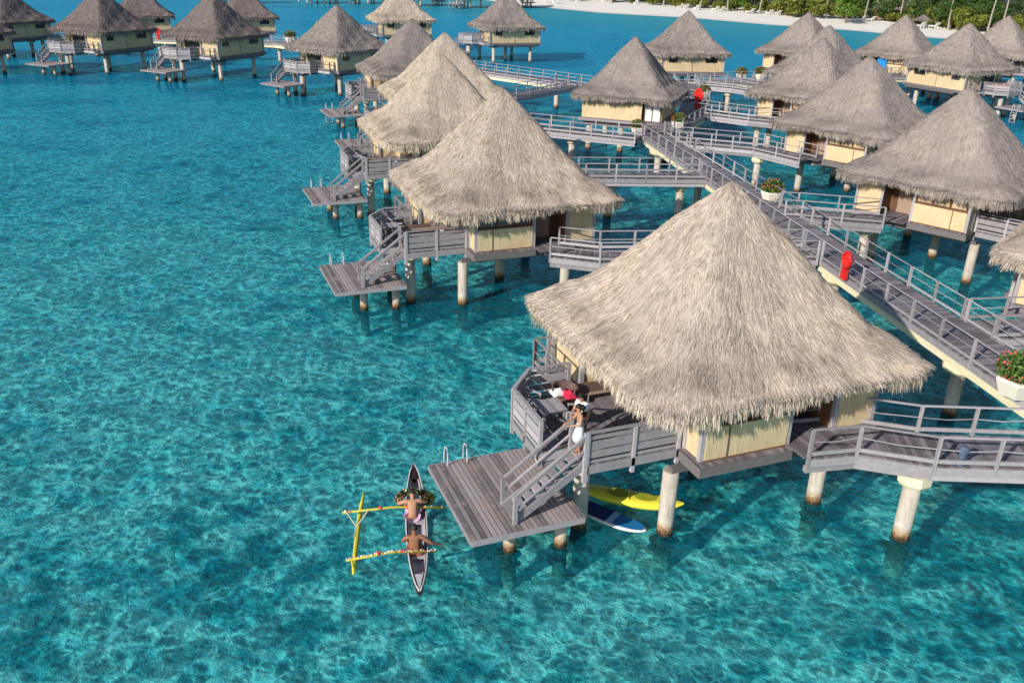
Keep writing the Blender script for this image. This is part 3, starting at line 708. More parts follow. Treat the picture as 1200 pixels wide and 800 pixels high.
#ROCKS
# ------------------------------------------------------------------ vegetation
def leaves(mb, n, rx, ry, rz, c, size, rg, shell=.55, flat=.5, mi=0, lumps=None):
    for i in range(n):
        while True:
            p = Vector((rg.uniform(-1,1),rg.uniform(-1,1),rg.uniform(-1,1)))
            if shell < p.length < 1: break
        if lumps:
            l = rg.choice(lumps); q = Vector((l[0]+p.x*l[3], l[1]+p.y*l[3], l[2]+p.z*l[3]*.8))
        else: q = Vector((p.x*rx, p.y*ry, p.z*rz))
        q = q + Vector(c); s = size*rg.uniform(.6,1.4)
        e = Euler((rg.gauss(0,flat), rg.gauss(0,flat), rg.uniform(0,6.3))).to_matrix()
        v = [q + e @ Vector(t)*s for t in ((-.5,0,0),(0,-.28,.06),(.55,0,-.06),(0,.28,.06))]
        mb.add(v, [(0,1,2,3)], rg.random(), mi)
def leafmat(name, a, b):
    m, nt = newmat(name); B = NB(nt); f = B.math('ADD', B.math('MULTIPLY', B.tone(), .7), B.math('MULTIPLY', B.noise(B.coord(), .8, 3, .6), .5))
    c = B.mix(B.math('SUBTRACT', f, .1, clamp=True), a, b)
    p = B.n('ShaderNodeBsdfPrincipled', i_Roughness=.55); nt.links.new(c, p.inputs['Base Color'])
    t = B.n('ShaderNodeBsdfTranslucent'); nt.links.new(c, t.inputs[0])
    s = B.n('ShaderNodeMixShader', i_0=.25); nt.links.new(p.outputs[0], s.inputs[1]); nt.links.new(t.outputs[0], s.inputs[2])
    o = B.n('ShaderNodeOutputMaterial'); nt.links.new(s.outputs[0], o.inputs[0]); return m
LF = [leafmat('deep_green_leaves',(.025,.055,.01),(.11,.20,.035)), leafmat('bright_green_leaves',(.06,.13,.01),(.20,.33,.045)), leafmat('yellow_green_leaves',(.09,.12,.01),(.28,.30,.05)), leafmat('palm_green',(.03,.06,.012),(.14,.19,.05))]
def make_tree(kind, seed, h, w, mat):
    rg = random.Random(seed); root = empty(kind)
    mb = MB(); mb.tube([(0,0,-.5),(.1,0,h*.25),(.25,.1,h*.55)], [.28,.22,.12], 7)
    for k in range(5):
        a = rg.uniform(0,6.3); mb.tube([(.1,0,h*.25),(math.cos(a)*w*.2,math.sin(a)*w*.2,h*.5),(math.cos(a)*w*.38,math.sin(a)*w*.38,h*.72)], [.14,.09,.03], 5)
    mb.build('trunk', M['darkbark'], root)
    lumps = [(rg.uniform(-.36,.36)*w, rg.uniform(-.36,.36)*w, h*rg.uniform(.3,.85), w*rg.uniform(.13,.25)) for _ in range(13)]
    mb = MB(); leaves(mb, 2600, 1,1,1, (0,0,0), .55, rg, .35, .7, lumps=lumps)
    mb.build('crown', mat, root); return root
def make_palm(seed, h):
    rg = random.Random(seed); root = empty('palm_tree')
    lean = rg.uniform(-.16,.16)*h; pts = [(lean*(t**1.7), .03*h*math.sin(t*3), h*t) for t in [0,.15,.35,.55,.75,.9,1]]
    MB().tube([(0,0,-.6)]+pts[1:], [.3,.22,.18,.16,.15,.14,.13], 7).build('trunk', M['bark'], root)
    top = Vector(pts[-1]); mb = MB()
    for k in range(17):
        a = 6.283*k/17+rg.uniform(-.2,.2); up = rg.uniform(-.2,.9); L = rg.uniform(2.8,3.9); d = Vector((math.cos(a),math.sin(a),0)); s = Vector((-d.y,d.x,0))
        sp = []
        for i in range(9):
            t = i/8; sp.append(top + d*L*t*(1-.15*t) + Vector((0,0,up*L*t*.6 - L*.75*t*t)))
        mb.tube(sp, [.03*(1-i/9)+.006 for i in range(9)], 4, .6)
        for i in range(1,9):
            for q in (0,.5):
                p = sp[i-1].lerp(sp[i], q); ll = .75*math.sin(math.pi*(i-.5+q)/9.2)+.15
                for sg in (-1,1):
                    e = p + s*sg*ll + d*.25*ll - Vector((0,0,.45*ll))
                    mb.add([p-d*.06, p+d*.06, e+d*.02, e-d*.02], [(0,1,2,3)], rg.random())
    mb.build('crown', LF[3], root); return root
TR = [make_tree('broadleaf_tree',1,8,9,LF[0]), make_tree('broadleaf_tree',2,6.5,8,LF[1]), make_tree('bush',3,3.2,5,LF[2]), make_tree('broadleaf_tree',4,10,10,LF[0])]
PALM = [make_palm(3,11), make_palm(8,13)]
for i, t in enumerate(TR):
    tag(t, ['dark leafy tree in the wood behind the beach','bright green rounded tree at the edge of the beach','yellow green low bush on the sand edge','tall dark tree in the wood behind the beach'][i], 'tree' if i != 2 else 'bush', 'trees and bushes along the beach')
for t in PALM: tag(t, 'slim coconut palm behind the beach', 'palm tree', 'coconut palms along the beach')
LINE = [(-5,362),(9,342),(27,334),(43,320),(53,309),(64,296),(75,284),(84,275),(99,270),(105.5,259),(109,243),(116,235),(128,222),(142,205),(160,190)]
def line_pt(t, off):
    i = min(int(t), len(LINE)-2); f = t-i; a, b = LINE[i], LINE[i+1]
    return (a[0]+(b[0]-a[0])*f+off*.5, a[1]+(b[1]-a[1])*f+off*.86)
used = set()
def put(o, loc, rz, sc, label=None):
    if o.name not in used: used.add(o.name); o.location = loc; o.rotation_euler = (0,0,rz); o.scale = (sc,sc,sc); c = o
    else: c = clone(o, loc, rz, sc=sc)
    if label: c['label'] = label
    return c
rg = random.Random(12)
for i in range(40):                                      # low bushes on the sand edge
    x, y = line_pt(i*14/40+rg.uniform(0,.4), rg.uniform(4,10)); put(TR[2], (x,y,1.0), rg.uniform(0,6), (rg.uniform(.7,1.6)*rg.uniform(.5,1)+.2))
for i in range(12):
    x, y = line_pt(i*14/12+rg.uniform(0,.8), rg.uniform(9,14)); put(TR[1], (x,y,1.0), rg.uniform(0,6), rg.uniform(.8,1.1))
for row, off in ((0,17),(1,24),(2,33)):
    for i in range(20):
        x, y = line_pt(i*14/20+rg.uniform(0,.5), off+rg.uniform(-2,2)); put(TR[0 if (i+row)%2 else 3], (x,y,1.2), rg.uniform(0,6), rg.uniform(.9,1.25))
clone(TR[1], (91,262,1.0), 1.2, 'large bright green bush on the sand behind a roof peak, casting a shadow', 'trees and bushes along the beach', 1.25)
for i in range(6):
    x, y = line_pt(8.6+i*.8, 5+i%2*3); put(TR[0], (x,y,1.0), rg.uniform(0,6), rg.uniform(.95,1.15), 'dense dark tree at the right end of the beach')
for i, (x, y, s) in enumerate([(48,317,1),(66,300,.95),(74,292,1),(90,276,.9),(97,281,1),(101,276,1.05),(103,272,1),(106.5,264,1),(110,262,1),(112,258,1.05),(111.4,243.5,.95),(118,236,1),(120,234,1),(125,229,1),(131,222,1),(136,214,1),(58,305,.9),(84,283,1)]):
    put(PALM[i%2], (x,y,.8), rg.uniform(0,6), s)
# beach huts, parasols, loungers
def beach_hut(x, y, s, rot, label):
    root = empty('beach_hut', (x,y,1.0), R(rot), label, 'beach hut', 'thatched houses on the beach', s)
    ro = bpy.data.objects.new('roof', ROOF_FAR); COL.objects.link(ro); ro.parent = root; ro.location = (0,0,-2.4); set_roof(root, TO)
    for a in (-3.9,3.9):
        for b in (-3.9,3.9): MB().box(a-.12,a+.12,b-.12,b+.12,0,3).build('post', M['brown'], root)
    MB().box(-3,3,-.5,3.4,0,2.8).build('wall', M['bamboo'], root); d = MB().box(-1,1,-.56,-.51,0,2.2).build('door', M['brown'], root)
    MB().box(-4.2,4.2,-4.2,3.8,-.3,.02).build('floor', M['white'], root)
beach_hut(86,309,1.0,10,'long brown roofed beach house behind parasols, left of the big green bush')
beach_hut(101,290,.95,-20,'small beach house half hidden by trees right of the big green bush')
beach_hut(109.5,271,1.35,-30,'large conical thatched beach pavilion among the palm trunks')
beach_hut(116,252,.8,-30,'small thatched beach house behind the thatched parasol, right of the pavilion')
para = None
for x, y, d in ((83,289,'squat thatched parasol left of the big green bush'),(106.5,248.5,'thatched parasol with white loungers beneath it, between two roof peaks'),(121.5,236.5,'thatched parasol at the far right behind the last roofs')):
    root = empty('beach_parasol', (x,y,.8), 0, d, 'parasol', 'thatched parasols on the sand')
    MB().tube([(0,0,-.4),(0,0,2.3)], .09, 8).build('pole', M['bark'], root)
    ro = bpy.data.objects.new('thatch_top', ROOF_FAR); COL.objects.link(ro); ro.parent = root; ro.scale = (.42,.42,.30); ro.location = (0,0,.35)
    
    for i, m_ in enumerate((TO, FRINGE[TO.name])): ro.material_slots[i].link = 'OBJECT'; ro.material_slots[i].material = m_
def make_beach_lounger():
    root = empty('beach_lounger'); mb = MB()
    for a in (-.3,.3):
        for b in (-.8,.6): MB().box(a-.04,a+.04,b-.04,b+.04,-.2,.3).build('leg', M['white'], root)
    MB().box(-.38,.38,-.95,.45,.3,.42).build('seat', M['white'], root); MB().beam((0,.45,.4),(0,1.05,.95),.74,.1).build('backrest', M['white'], root)
    return root
bl = make_beach_lounger(); tag(bl, 'white lounger on the sand below the trees', 'lounger', 'white beach loungers')
for i, (x, y) in enumerate([(8.7,328.5),(11.6,325),(13.1,326),(29.1,331),(31,330),(39.6,325),(52.4,309),(53.9,308),(56.7,304),(61.8,299),(63.5,298),(75.9,287),(78.1,286),(105,246),(108.5,245.5),(97,268),(99.5,267),(122,234),(71,291),(20,333)]):
    a = R(200+rg.uniform(-15,15))
    if i == 0: bl.location = (x,y,1.0); bl.rotation_euler = (0,0,a); bl.scale = (1.5,)*3
    else: clone(bl, (x,y,1.0), a, sc=1.5)

# ragged oyster and weed growth on pile feet, seen just under the surface
def growth(x, y, r, label, seed):
    rg_ = random.Random(seed); mb = MB()
    for i in range(9):
        a_ = rg_.uniform(0,6.3); d_ = r*rg_.uniform(.35,1.0); c_ = (d_*math.cos(a_), d_*math.sin(a_)*.8, rg_.uniform(-.55,-.12)); q = rg_.uniform(.12,.24)
        mb.ball(c_, q, 7, .3, 0, (rg_.uniform(.8,1.5), rg_.uniform(.6,1.2), rg_.uniform(.3,.6)))
    leaves(mb, 120, r*1.2, r*1.0, .25, (0,0,-.32), .16, rg_, .2, 1.0)
    o = mb.build('oyster_growth', M['reef']); o.location = (x,y,0); tag(o, label, 'oyster growth', 'dark growth round pile feet')
growth(12.35,22.85,.42,'ragged dark growth at the foot of the nearest gangway pile',5)
loc, a = in_hut('A', -3.2, -3.2, 0) if 'in_hut' in globals() else ((4.93,22.8,0),0)
growth(loc[0],loc[1],.38,'dark growth at the foot of the front pile by the kayak',8)
growth(10.2,24.75,.38,'small dark growth at the pile below the nearest front door',9)
growth(.1,21.8,.34,'dark growth under the near edge of the swim platform',11)

# planters
def make_planter(seed, fl):
    rg = random.Random(seed); root = empty('planter')
    mb = MB(); mb.lathe([(.001,0),(.42,0),(.60,.42),(.60,.5),(.52,.5),(.50,.40),(.001,.40)], 6, (0,0,0), .7)
    mb.build('planter_box', M['whiteplanter'], root)
    mb = MB(); leaves(mb, 900, .62,.62,.42, (0,0,.72), .13, rg, .25, .9); leaves(mb, 130, .64,.64,.42, (0,0,.76), .09, rg, .85, .9, 1); mb.build('flowering_foliage', [M['leafgreen'], M['flowerred']], root)
    return root
p0 = make_planter(1, True)
PL = [(17.45,27.25,2.97,1.35,'large white planter with red flowers on the boardwalk at the right edge'),(15.75,53.4,2.9,1.15,'planter box with a rust green shrub outside the boardwalk beyond the nearest roof peak'),
      (13.9,77.3,2.97,1.1,'planter with orange red flowers where the shaded boardwalk starts'),(10.0,74.2,2.97,1.0,'dark green planter at the corner before the walkway hut'),
      (27.3,112.2,2.97,1.2,'far white planter with a round bush, left of two by the far boardwalk'),(29.6,112.4,2.97,1.3,'far low planter with reddish leaves, right of two by the far boardwalk'),
      (-35.3,142.2,2.97,1.5,'far round reddish planter on the left boardwalk'),(19.6,96.0,2.97,1.1,'small planter at the end of the shaded boardwalk')]
for i, (x, y, z, s, d) in enumerate(PL):
    c = p0 if i == 0 else clone(p0, (0,0,0)); c.location = (x,y,z); c.scale = (s,s,s); c.rotation_euler = (0,0,i*1.1); tag(c, d, 'planter', 'planters along the boardwalks')
for n, (x, y) in enumerate(((15.75,53.4),)):
    o = MB().box(-1.0,.3,-.12,.12,-.12,0).build('planter_bracket', M['wood']); o.location = (x-.0,y,2.88); tag(o, 'grey wooden bracket holding the planter outside the rail', 'bracket')
# life rings
def life_ring(x, y, rz, label, s=1):
    root = empty('life_ring', (x,y,2.96), rz, label, 'life ring', 'red life ring stations', s)
    MB().box(-.06,.06,.04,.14,-.2,1.15).build('post', M['wood'], root)
    pts = [(.34*math.cos(t*math.pi/12), -.06, .92+.34*math.sin(t*math.pi/12)) for t in range(24)]; pts.append(pts[0])
    MB().tube(pts, .085, 8, cap=False).build('ring', M['red'], root, smooth=True)
    MB().lathe([(.001,0),(.30,0),(.27,.05),(.001,.06)], 20).build('ring_cover', M['red'], root).matrix_local = Matrix.Translation((0,-.02,.92)) @ Matrix.Rotation(R(90),4,'X')
    MB().box(-.17,.17,-.16,.03,-.02,.50).build('rope_box', M['red'], root)
life_ring(15.45,38.9,R(-81),'red life ring above a red box on the near rail of the boardwalk')
life_ring(17.5,87.6,R(-60),'far red life ring at the end of the shaded walkway', 1.5)
life_ring(-55.5,141.8,R(0),'small far red life ring behind the leftmost whole bungalow', 1.2)
o = MB().lathe([(.001,0),(.11,0),(.11,.45),(.16,.47),(.16,.58),(.1,.66),(.001,.67)],12).build('bollard_light', M['lamp']); o.location = (13.35,22.45,2.95); tag(o, 'small dark blue grey bollard light on the near rail foot of the gangway', 'light')

# ------------------------------------------------------------------ deck furniture (placed in the frame of a hut)
def in_hut(key, x, y, z=3.0, rz=0):
    h = HUTS[key]; m = Matrix.Translation(h.location) @ h.rotation_euler.to_matrix().to_4x4() @ Matrix.Diagonal((*h.scale,1))
    p = m @ Vector((x,y,z)); mir = h.scale[0] < 0
    return (p.x,p.y,p.z), h.rotation_euler.z + (-rz if mir else rz)
def make_chaise():
    r = empty('chaise_longue')
    MB().box(-.32,.32,-1.0,.35,.33,.38).build('seat', M['wicker'], r)
    MB().beam((0,.35,.36),(0,.95,.92),.64,.05).build('backrest', M['wicker'], r)
    mb = MB(); mb.box(-.38,-.33,-1.05,1.15,.28,.36); mb.box(.33,.38,-1.05,1.15,.28,.36); mb.box(-.33,.33,-1.05,-1.0,.28,.36); mb.beam((-.35,.30,.36),(-.35,.98,.98),.04,.05); mb.beam((.35,.30,.36),(.35,.98,.98),.04,.05)
    mb.beam((-.35,.7,.70),(-.35,1.0,.34),.03,.03); mb.beam((.35,.7,.70),(.35,1.0,.34),.03,.03); mb.build('frame', M['teak'], r)
    for a in (-.3,.3): MB().box(a-.04,a+.04,-.9,-.82,0.0,.28).build('leg', M['teak'], r)
    for a in (-.40,.40):
        w = MB().lathe([(.001,-.02),(.11,-.02),(.11,.02),(.001,.02)],14).build('wheel', M['white'], r); w.matrix_local = Matrix.Translation((a,.85,.11)) @ Matrix.Rotation(R(90),4,'Y')
    return r
def make_table():
    r = empty('slatted_table'); mb = MB()
    for i in range(8): mb.box(-.42+i*.105,-.42+i*.105+.095,-.42,.42,.68,.71)
    mb.build('tabletop', M['wood'], r); MB().box(-.36,.36,-.36,.36,.60,.675).build('apron', M['wood'], r)
    for a in (-.34,.34):
        for b in (-.34,.34): MB().box(a-.035,a+.035,b-.035,b+.035,0,.6).build('leg', M['wood'], r)
    return r
def make_chair():
    r = empty('wooden_armchair'); mb = MB()
    for i in range(5): mb.box(-.26+i*.105,-.26+i*.105+.09,-.25,.27,.42,.45)
    mb.build('seat', M['wood'], r); mb = MB()
    for i in range(5): mb.beam((-.21+i*.105,.27,.45),(-.21+i*.105,.36,.95),.08,.025)
    mb.beam((-.28,.36,.97),(.28,.36,.97),.05,.07); mb.build('backrest', M['wood'], r)
    for a in (-.28,.28):
        MB().box(a-.03,a+.03,-.28,.33,.64,.68).build('armrest', M['wood'], r)
        for b in (-.25,.28): MB().box(a-.025,a+.025,b-.025,b+.025,0,.64).build('leg', M['wood'], r)
    return r
def make_tub():
    r = empty('round_wicker_seat'); MB().lathe([(.001,0),(.40,0),(.44,.2),(.40,.42),(.001,.42)],18).build('seat', M['wicker'], r, smooth=False)
    mb = MB()
    for k in range(13):
        a = math.pi*(k/12)*1.2-.3; mb.beam((.38*math.cos(a),.38*math.sin(a),.40),(.41*math.cos(a),.41*math.sin(a),.68),.13,.05,up=(math.cos(a),math.sin(a),0))
    mb.build('backrest', M['wicker'], r); return r
ch = make_chaise(); tb = make_table(); ar = make_chair(); tu = make_tub()
def place(o, key, x, y, rz, label, cat, group, first=False):
    c = o if first else copy_tree(o); loc, a = in_hut(key, x, y, 3.001, R(rz)); c.location = loc; c.rotation_euler = (0,0,a)
    return tag(c, label, cat, group)
place(ch,'A',-4.05,.72,-90,'brown wicker chaise longue with raised back under the nearest eave','chaise longue','chaises on sun decks',True)
place(tb,'A',-6.15,-.62,0,'square slatted wood table beside the standing couple','table','slatted deck tables',True)
place(ar,'A',-6.45,.35,30,'grey wooden armchair in the left corner of the nearest deck','chair','wooden deck chairs',True)
place(ar,'A',-5.45,-1.0,-120,'grey wooden armchair beside the table, behind the couple','chair','wooden deck chairs')
place(tu,'A',-5.15,.45,-40,'round brown wicker seat with a red and white towel on it','wicker seat','wicker seats',True)
for key, nm in (('B','second left bungalow'),('C','third left bungalow'),('E','fifth left bungalow'),('U','bungalow at the right edge'),('T','first full right bungalow')):
    place(ch,key,-4.3,-.1,-90,'brown chaise longue on the sun deck of the %s' % nm,'chaise longue','chaises on sun decks')
    place(tb,key,-6.2,-.6,0,'slatted wood table on the sun deck of the %s' % nm,'table','slatted deck tables')
    place(ar,key,-6.2,.5,10,'wooden armchair on the sun deck of the %s' % nm,'chair','wooden deck chairs')
# towel heap on the wicker seat
def cloth_heap(key, x, y, z, parts, label):
    loc, a = in_hut(key, x, y, z); r = empty('towel', loc, a, label, 'towel')
    for nm, mat, cx, cy, sx, sy, sz, sd in parts:
        V = []; F = []; n = 12; g = random.Random(sd)
        for i in range(n+1):
            for j in range(n+1):
                u, v = i/n-.5, j/n-.5; e = max(0,1-(abs(u)*2)**3)*max(0,1-(abs(v)*2)**3)
                V.append((cx+u*sx, cy+v*sy, e*sz*(.75+.3*math.sin(9*u+sd)*math.cos(8*v+sd))+.02))
        for i in range(n):
            for j in range(n): F.append((i*(n+1)+j,(i+1)*(n+1)+j,(i+1)*(n+1)+j+1,i*(n+1)+j+1))
        o = MB().add(V,F,.5).build(nm, mat, r, smooth=True); s = o.modifiers.new('thick','SOLIDIFY'); s.thickness = .02
cloth_heap('A',-5.2,.4,3.42,[('folded_white_towel',M['white'],-.15,.12,.5,.45,.22,1),('red_towel',M['redcloth'],.12,-.12,.42,.6,.2,4)],'crumpled red and white towels on the wicker seat')
loc, a = in_hut('Q', .6, -4.35, 3.2); o = MB().box(-.6,.6,-.02,.02,0,1.6).build('hanging_towel', M['bluecloth']); o.location = loc; o.rotation_euler = (0,0,a); tag(o, 'bright blue towel hanging under the eave of a far bungalow', 'towel')
loc, a = in_hut('Rr', -5.2, -.6, 3.3); o = MB().box(-.8,.8,-.35,.35,0,.35).box(-.8,-.6,-.35,.35,.35,.6).build('orange_cushioned_bench', M['orange']); o.location = loc; o.rotation_euler = (0,0,a); tag(o, 'orange cushioned bench on the far right deck', 'bench')
# ------------------------------------------------------------------ people
def skin_mesh(name, V, E, mats, parent, sub=2, root=0, extra=None):
    """V = [(pos, radius)], E = edges -> one continuous skinned surface baked to a mesh"""
    me = bpy.data.meshes.new(name+'_tmp'); me.from_pydata([tuple(v[0]) for v in V], E, []); me.update()
    o = bpy.data.objects.new(name+'_tmp', me); COL.objects.link(o)
    md = o.modifiers.new('skin','SKIN'); md.use_smooth_shade = True; md.branch_smoothing = .6
    lay = me.skin_vertices[0].data if me.skin_vertices else None
    if lay is None:
        me.attributes.new  # layer is made by the modifier on evaluation in some versions
    for i, v in enumerate(V):
        r = v[1]; lay[i].radius = (r, r) if not hasattr(r,'__len__') else r
        lay[i].use_root = (i == root)
    s = o.modifiers.new('sub','SUBSURF'); s.levels = sub; s.render_levels = sub
    dg = bpy.context.evaluated_depsgraph_get(); nm = bpy.data.meshes.new_from_object(o.evaluated_get(dg))
    bpy.data.objects.remove(o); nm.name = name
    nm.materials.clear(); nm.materials.append(mats)
    for p in nm.polygons: p.use_smooth = True
    no = bpy.data.objects.new(name, nm); COL.objects.link(no); no.parent = parent
    return no
def lerp(a, b, t): return Vector(a).lerp(Vector(b), t)
def person(loc, rz, J, label, skin, cloth, hair, female=False, scale=1.0, group=None, cat='person'):
    """J: joint positions. cloth = list of (name, material, [chains of (joint positions, radii)])"""
    root = empty('person', loc, rz, label, cat, group, scale)
    V = []; E = []; idx = {}
    def add(k, p, r, prev=None):
        V.append((Vector(p), r)); idx[k] = len(V)-1
        if prev: E.append((idx[prev], idx[k]))
    sw = .85 if female else 1
    add('pelvis', J['pelvis'], .135*(.98 if female else 1))
    add('waist', lerp(J['pelvis'],J['chest'],.45), (.145*sw,.11), 'pelvis')
    add('chest', J['chest'], (.195*sw,.125), 'waist')
    add('neck0', lerp(J['chest'],J['neck'],.75), (.10*sw,.08), 'chest')
    add('neck', J['neck'], .05*sw, 'neck0')
    hd = (Vector(J['head'])-Vector(J['neck'])).normalized()
    add('jaw', Vector(J['neck'])+hd*.07, .066, 'neck'); add('face', Vector(J['neck'])+hd*.14, (.078,.092), 'jaw'); add('skull', Vector(J['neck'])+hd*.215, (.072,.085), 'face')
    for s in 'lr':
        add('sh'+s, J['sh'+s], .07*sw, 'neck0'); add('el'+s, J['el'+s], .048*sw, 'sh'+s); 
        add('fa'+s, lerp(J['el'+s],J['wr'+s],.3), .042*sw, 'el'+s); add('wr'+s, J['wr'+s], .027*sw, 'fa'+s)
        d = (Vector(J['wr'+s])-Vector(J['el'+s])).normalized(); add('pa'+s, Vector(J['wr'+s])+d*.055, (.038*sw,.02), 'wr'+s)
        a = d.cross(Vector((0,0,1)))
        if a.length < .2: a = Vector((1,0,0))
        a.normalize(); b = a.cross(d)
        for k, (off, ln) in enumerate(((-.027,.068),(-.009,.078),(.010,.074),(.028,.06))):
            p0 = Vector(J['wr'+s])+d*.085+a*off; p1 = p0+d*ln*.5-b*.006; p2 = p1+d*ln*.42-b*.022
            add('f%d0%s'%(k,s), p0, .0095, 'pa'+s); add('f%d1%s'%(k,s), p1, .0085, 'f%d0%s'%(k,s)); add('f%d2%s'%(k,s), p2, .0068, 'f%d1%s'%(k,s))
        t0 = Vector(J['wr'+s])+d*.035-a*.035; add('t0'+s, t0, .011, 'pa'+s); add('t1'+s, t0+d*.035-a*.018, .009, 't0'+s)
        add('hip'+s, J['hip'+s], .095, 'pelvis'); add('th'+s, lerp(J['hip'+s],J['kn'+s],.35), .083, 'hip'+s); add('kn'+s, J['kn'+s], .055, 'th'+s)
        add('ca'+s, lerp(J['kn'+s],J['an'+s],.32), .056, 'kn'+s); add('an'+s, J['an'+s], .034, 'ca'+s)
        f = Vector(J.get('foot', (0,1,0))); add('heel'+s, Vector(J['an'+s])+Vector((0,0,-.045))-f*.02, .034, 'an'+s); add('toe'+s, Vector(J['an'+s])+f*.15+Vector((0,0,-.055)), .028, 'heel'+s)
    body = skin_mesh('body', V, E, skin, root)
    # face: nose, ears, brow appended into the same mesh
    fv = Vector(J.get('look',(0,1,0))); fv = (fv-hd*fv.dot(hd)).normalized(); sv = fv.cross(hd); c = Vector(J['neck'])+hd*.15
    mb = MB(); mb.v = [tuple(v.co) for v in body.data.vertices]; mb.f = [tuple(p.vertices) for p in body.data.polygons]; mb.t = [.5]*len(mb.f); mb.m = [0]*len(mb.f)
    mb.ball(c+fv*.095-hd*.02, .014, 8, .5, 0, (1,1,1.6))
    for q in (-1,1): mb.ball(c+sv*.082*q-hd*.01, .02, 8, .5, 0, (.6,1,1.5)); mb.ball(c+fv*.083+sv*.03*q+hd*.012, .011, 8, .5, 1)
    mb.ball(c+fv*.083-hd*.06, .016, 8, .5, 2, (1.5,1,.5))
    old = body.data; body.data = mb.mesh('body', [skin, M['hair'], M['redcloth']], True)
    # hair
    mb = MB(); hc = c+hd*.035-fv*.018
    V2 = []; F2 = []; n, m = 16, 9; g = random.Random(4)
    for i in range(m+1):
        for k in range(n):
            ph = math.pi*.60*i/m; th = 2*math.pi*k/n; cut = 1 if math.cos(th) < .3 else .78
            ph *= cut if i == m else (1-(1-cut)*i/m)
            r = .105*(1+.05*g.uniform(-1,1))
            V2.append(hc + hd*(math.cos(ph)*r*1.05) + fv*(math.sin(ph)*math.cos(th)*r) + sv*(math.sin(ph)*math.sin(th)*r*.88))
    for i in range(m):
        for k in range(n): F2.append((i*n+k,(i+1)*n+k,(i+1)*n+(k+1)%n,i*n+(k+1)%n))
    mb.add(V2, F2)
    if hair == 'long':
        b0 = hc-fv*.075; mb.tube([b0+hd*.02, b0-hd*.10-fv*.03, b0-hd*.22-fv*.035, b0-hd*.33-fv*.02, b0-hd*.40], [.075,.085,.08,.06,.02], 10)
    mb.build('hair', M['hair'], root, True)
    for nm, mat, vv, ee in cloth: skin_mesh(nm, vv, ee, mat, root)
    return root
def chain(*cs):
    """chains of [(pos, r), ...]; the first point of later chains may be an index tuple ('@', i) to branch"""
    V = []; E = []
    for c in cs:
        prev = None
        for it in c:
            if it[0] == '@': prev = it[1]; continue
            V.append((Vector(it[0]), it[1])); 
            if prev is not None: E.append((prev, len(V)-1))
            prev = len(V)-1
    return V, E
def at_hut(x, y, z=3.0): return in_hut('A', x, y, z)[0]
# man in white shirt, standing behind, head bowed towards the woman (faces +y in his own frame)
Jm = dict(pelvis=(0,0,.97), chest=(0,.03,1.32), neck=(0,.06,1.50), head=(0,.16,1.74), shl=(-.19,.03,1.44), shr=(.19,.03,1.44), ell=(-.27,.0,1.15), elr=(.25,.12,1.16), wrl=(-.26,.10,.90), wrr=(.12,.33,1.12),
          hipl=(-.10,0,.93), hipr=(.10,0,.93), knl=(-.11,.04,.50), knr=(.12,.0,.50), anl=(-.12,-.02,.085), anr=(.13,-.05,.085), look=(.2,.8,-.5))
sh = chain([((0,.0,.93),(.16,.13)),((0,.01,1.1),(.155,.125)),((0,.03,1.32),(.19,.14)),((0,.05,1.45),(.11,.09))],[('@',3),((-.19,.03,1.44),.085),((-.235,.015,1.27),.068)],[('@',3),((.19,.03,1.44),.085),((.225,.08,1.28),.068)])
st = chain([((0,0,.97),(.155,.13)),((-.10,0,.88),.115),((-.11,.04,.55),.085)],[('@',0),((.10,0,.88),.115),((.12,0,.55),.085)])
person(at_hut(-5.72,-2.02), R(128), Jm, 'man in a white t-shirt standing on the sun deck behind the woman', M['skin'], [('shirt',M['shirt'],*sh),('shorts',M['shorts'],*st)], 'short')
Jw = dict(pelvis=(0,0,.90), chest=(0,.02,1.20), neck=(0,.04,1.37), head=(0,.10,1.62), shl=(-.155,.02,1.31), shr=(.155,.02,1.31), ell=(-.22,.06,1.07), elr=(.20,.16,1.10), wrl=(-.10,.30,1.0), wrr=(.05,.38,1.05),
          hipl=(-.09,0,.86), hipr=(.09,0,.86), knl=(-.09,.05,.47), knr=(.10,.12,.50), anl=(-.09,0,.08), anr=(.11,.02,.08), look=(.1,1,-.4))
dr = chain([((0,.02,1.24),(.135,.10)),((0,.01,1.05),(.115,.09)),((0,0,.90),(.16,.13)),((0,.02,.62),(.22,.19)),((0,.03,.38),(.27,.24))])
person(at_hut(-6.0,-2.45), R(100), Jw, 'dark haired woman in a long pale blue dress atop the swim stairs', M['skin'], [('dress',M['dress'],*dr)], 'long', True)
# paddlers seated in the canoe (face +y)
Js = dict(pelvis=(0,0,.14), chest=(0,.06,.46), neck=(0,.10,.63), head=(0,.17,.88), shl=(-.20,.07,.57), shr=(.20,.07,.57), ell=(-.30,.22,.36), elr=(.42,.02,.40), wrl=(-.12,.42,.26), wrr=(.64,.12,.27),
          hipl=(-.09,.02,.12), hipr=(.09,.02,.12), knl=(-.12,.42,.26), knr=(.12,.42,.26), anl=(-.09,.72,.02), anr=(.09,.72,.02), look=(0,1,0))
pa = chain([((0,-.01,.2),(.17,.15)),((-.09,.06,.13),.115),((-.12,.30,.21),.10)],[('@',0),((.09,.06,.13),.115),((.12,.30,.21),.10)])
CA = R(97.9)-R(90)
person((-2.68,20.98,.24), CA, Js, 'bare backed man seated at the rear of the canoe, right arm stretched out', M['skin_brown'], [('pareo',M['pareo2'],*pa)], 'short', scale=1.14)
Js2 = dict(Js); Js2.update(chest=(0,.14,.44), neck=(0,.24,.58), head=(0,.38,.80), shl=(-.20,.20,.54), shr=(.20,.20,.54), ell=(-.40,.30,.42), elr=(.40,.30,.42), wrl=(-.36,.52,.34), wrr=(.36,.52,.34))
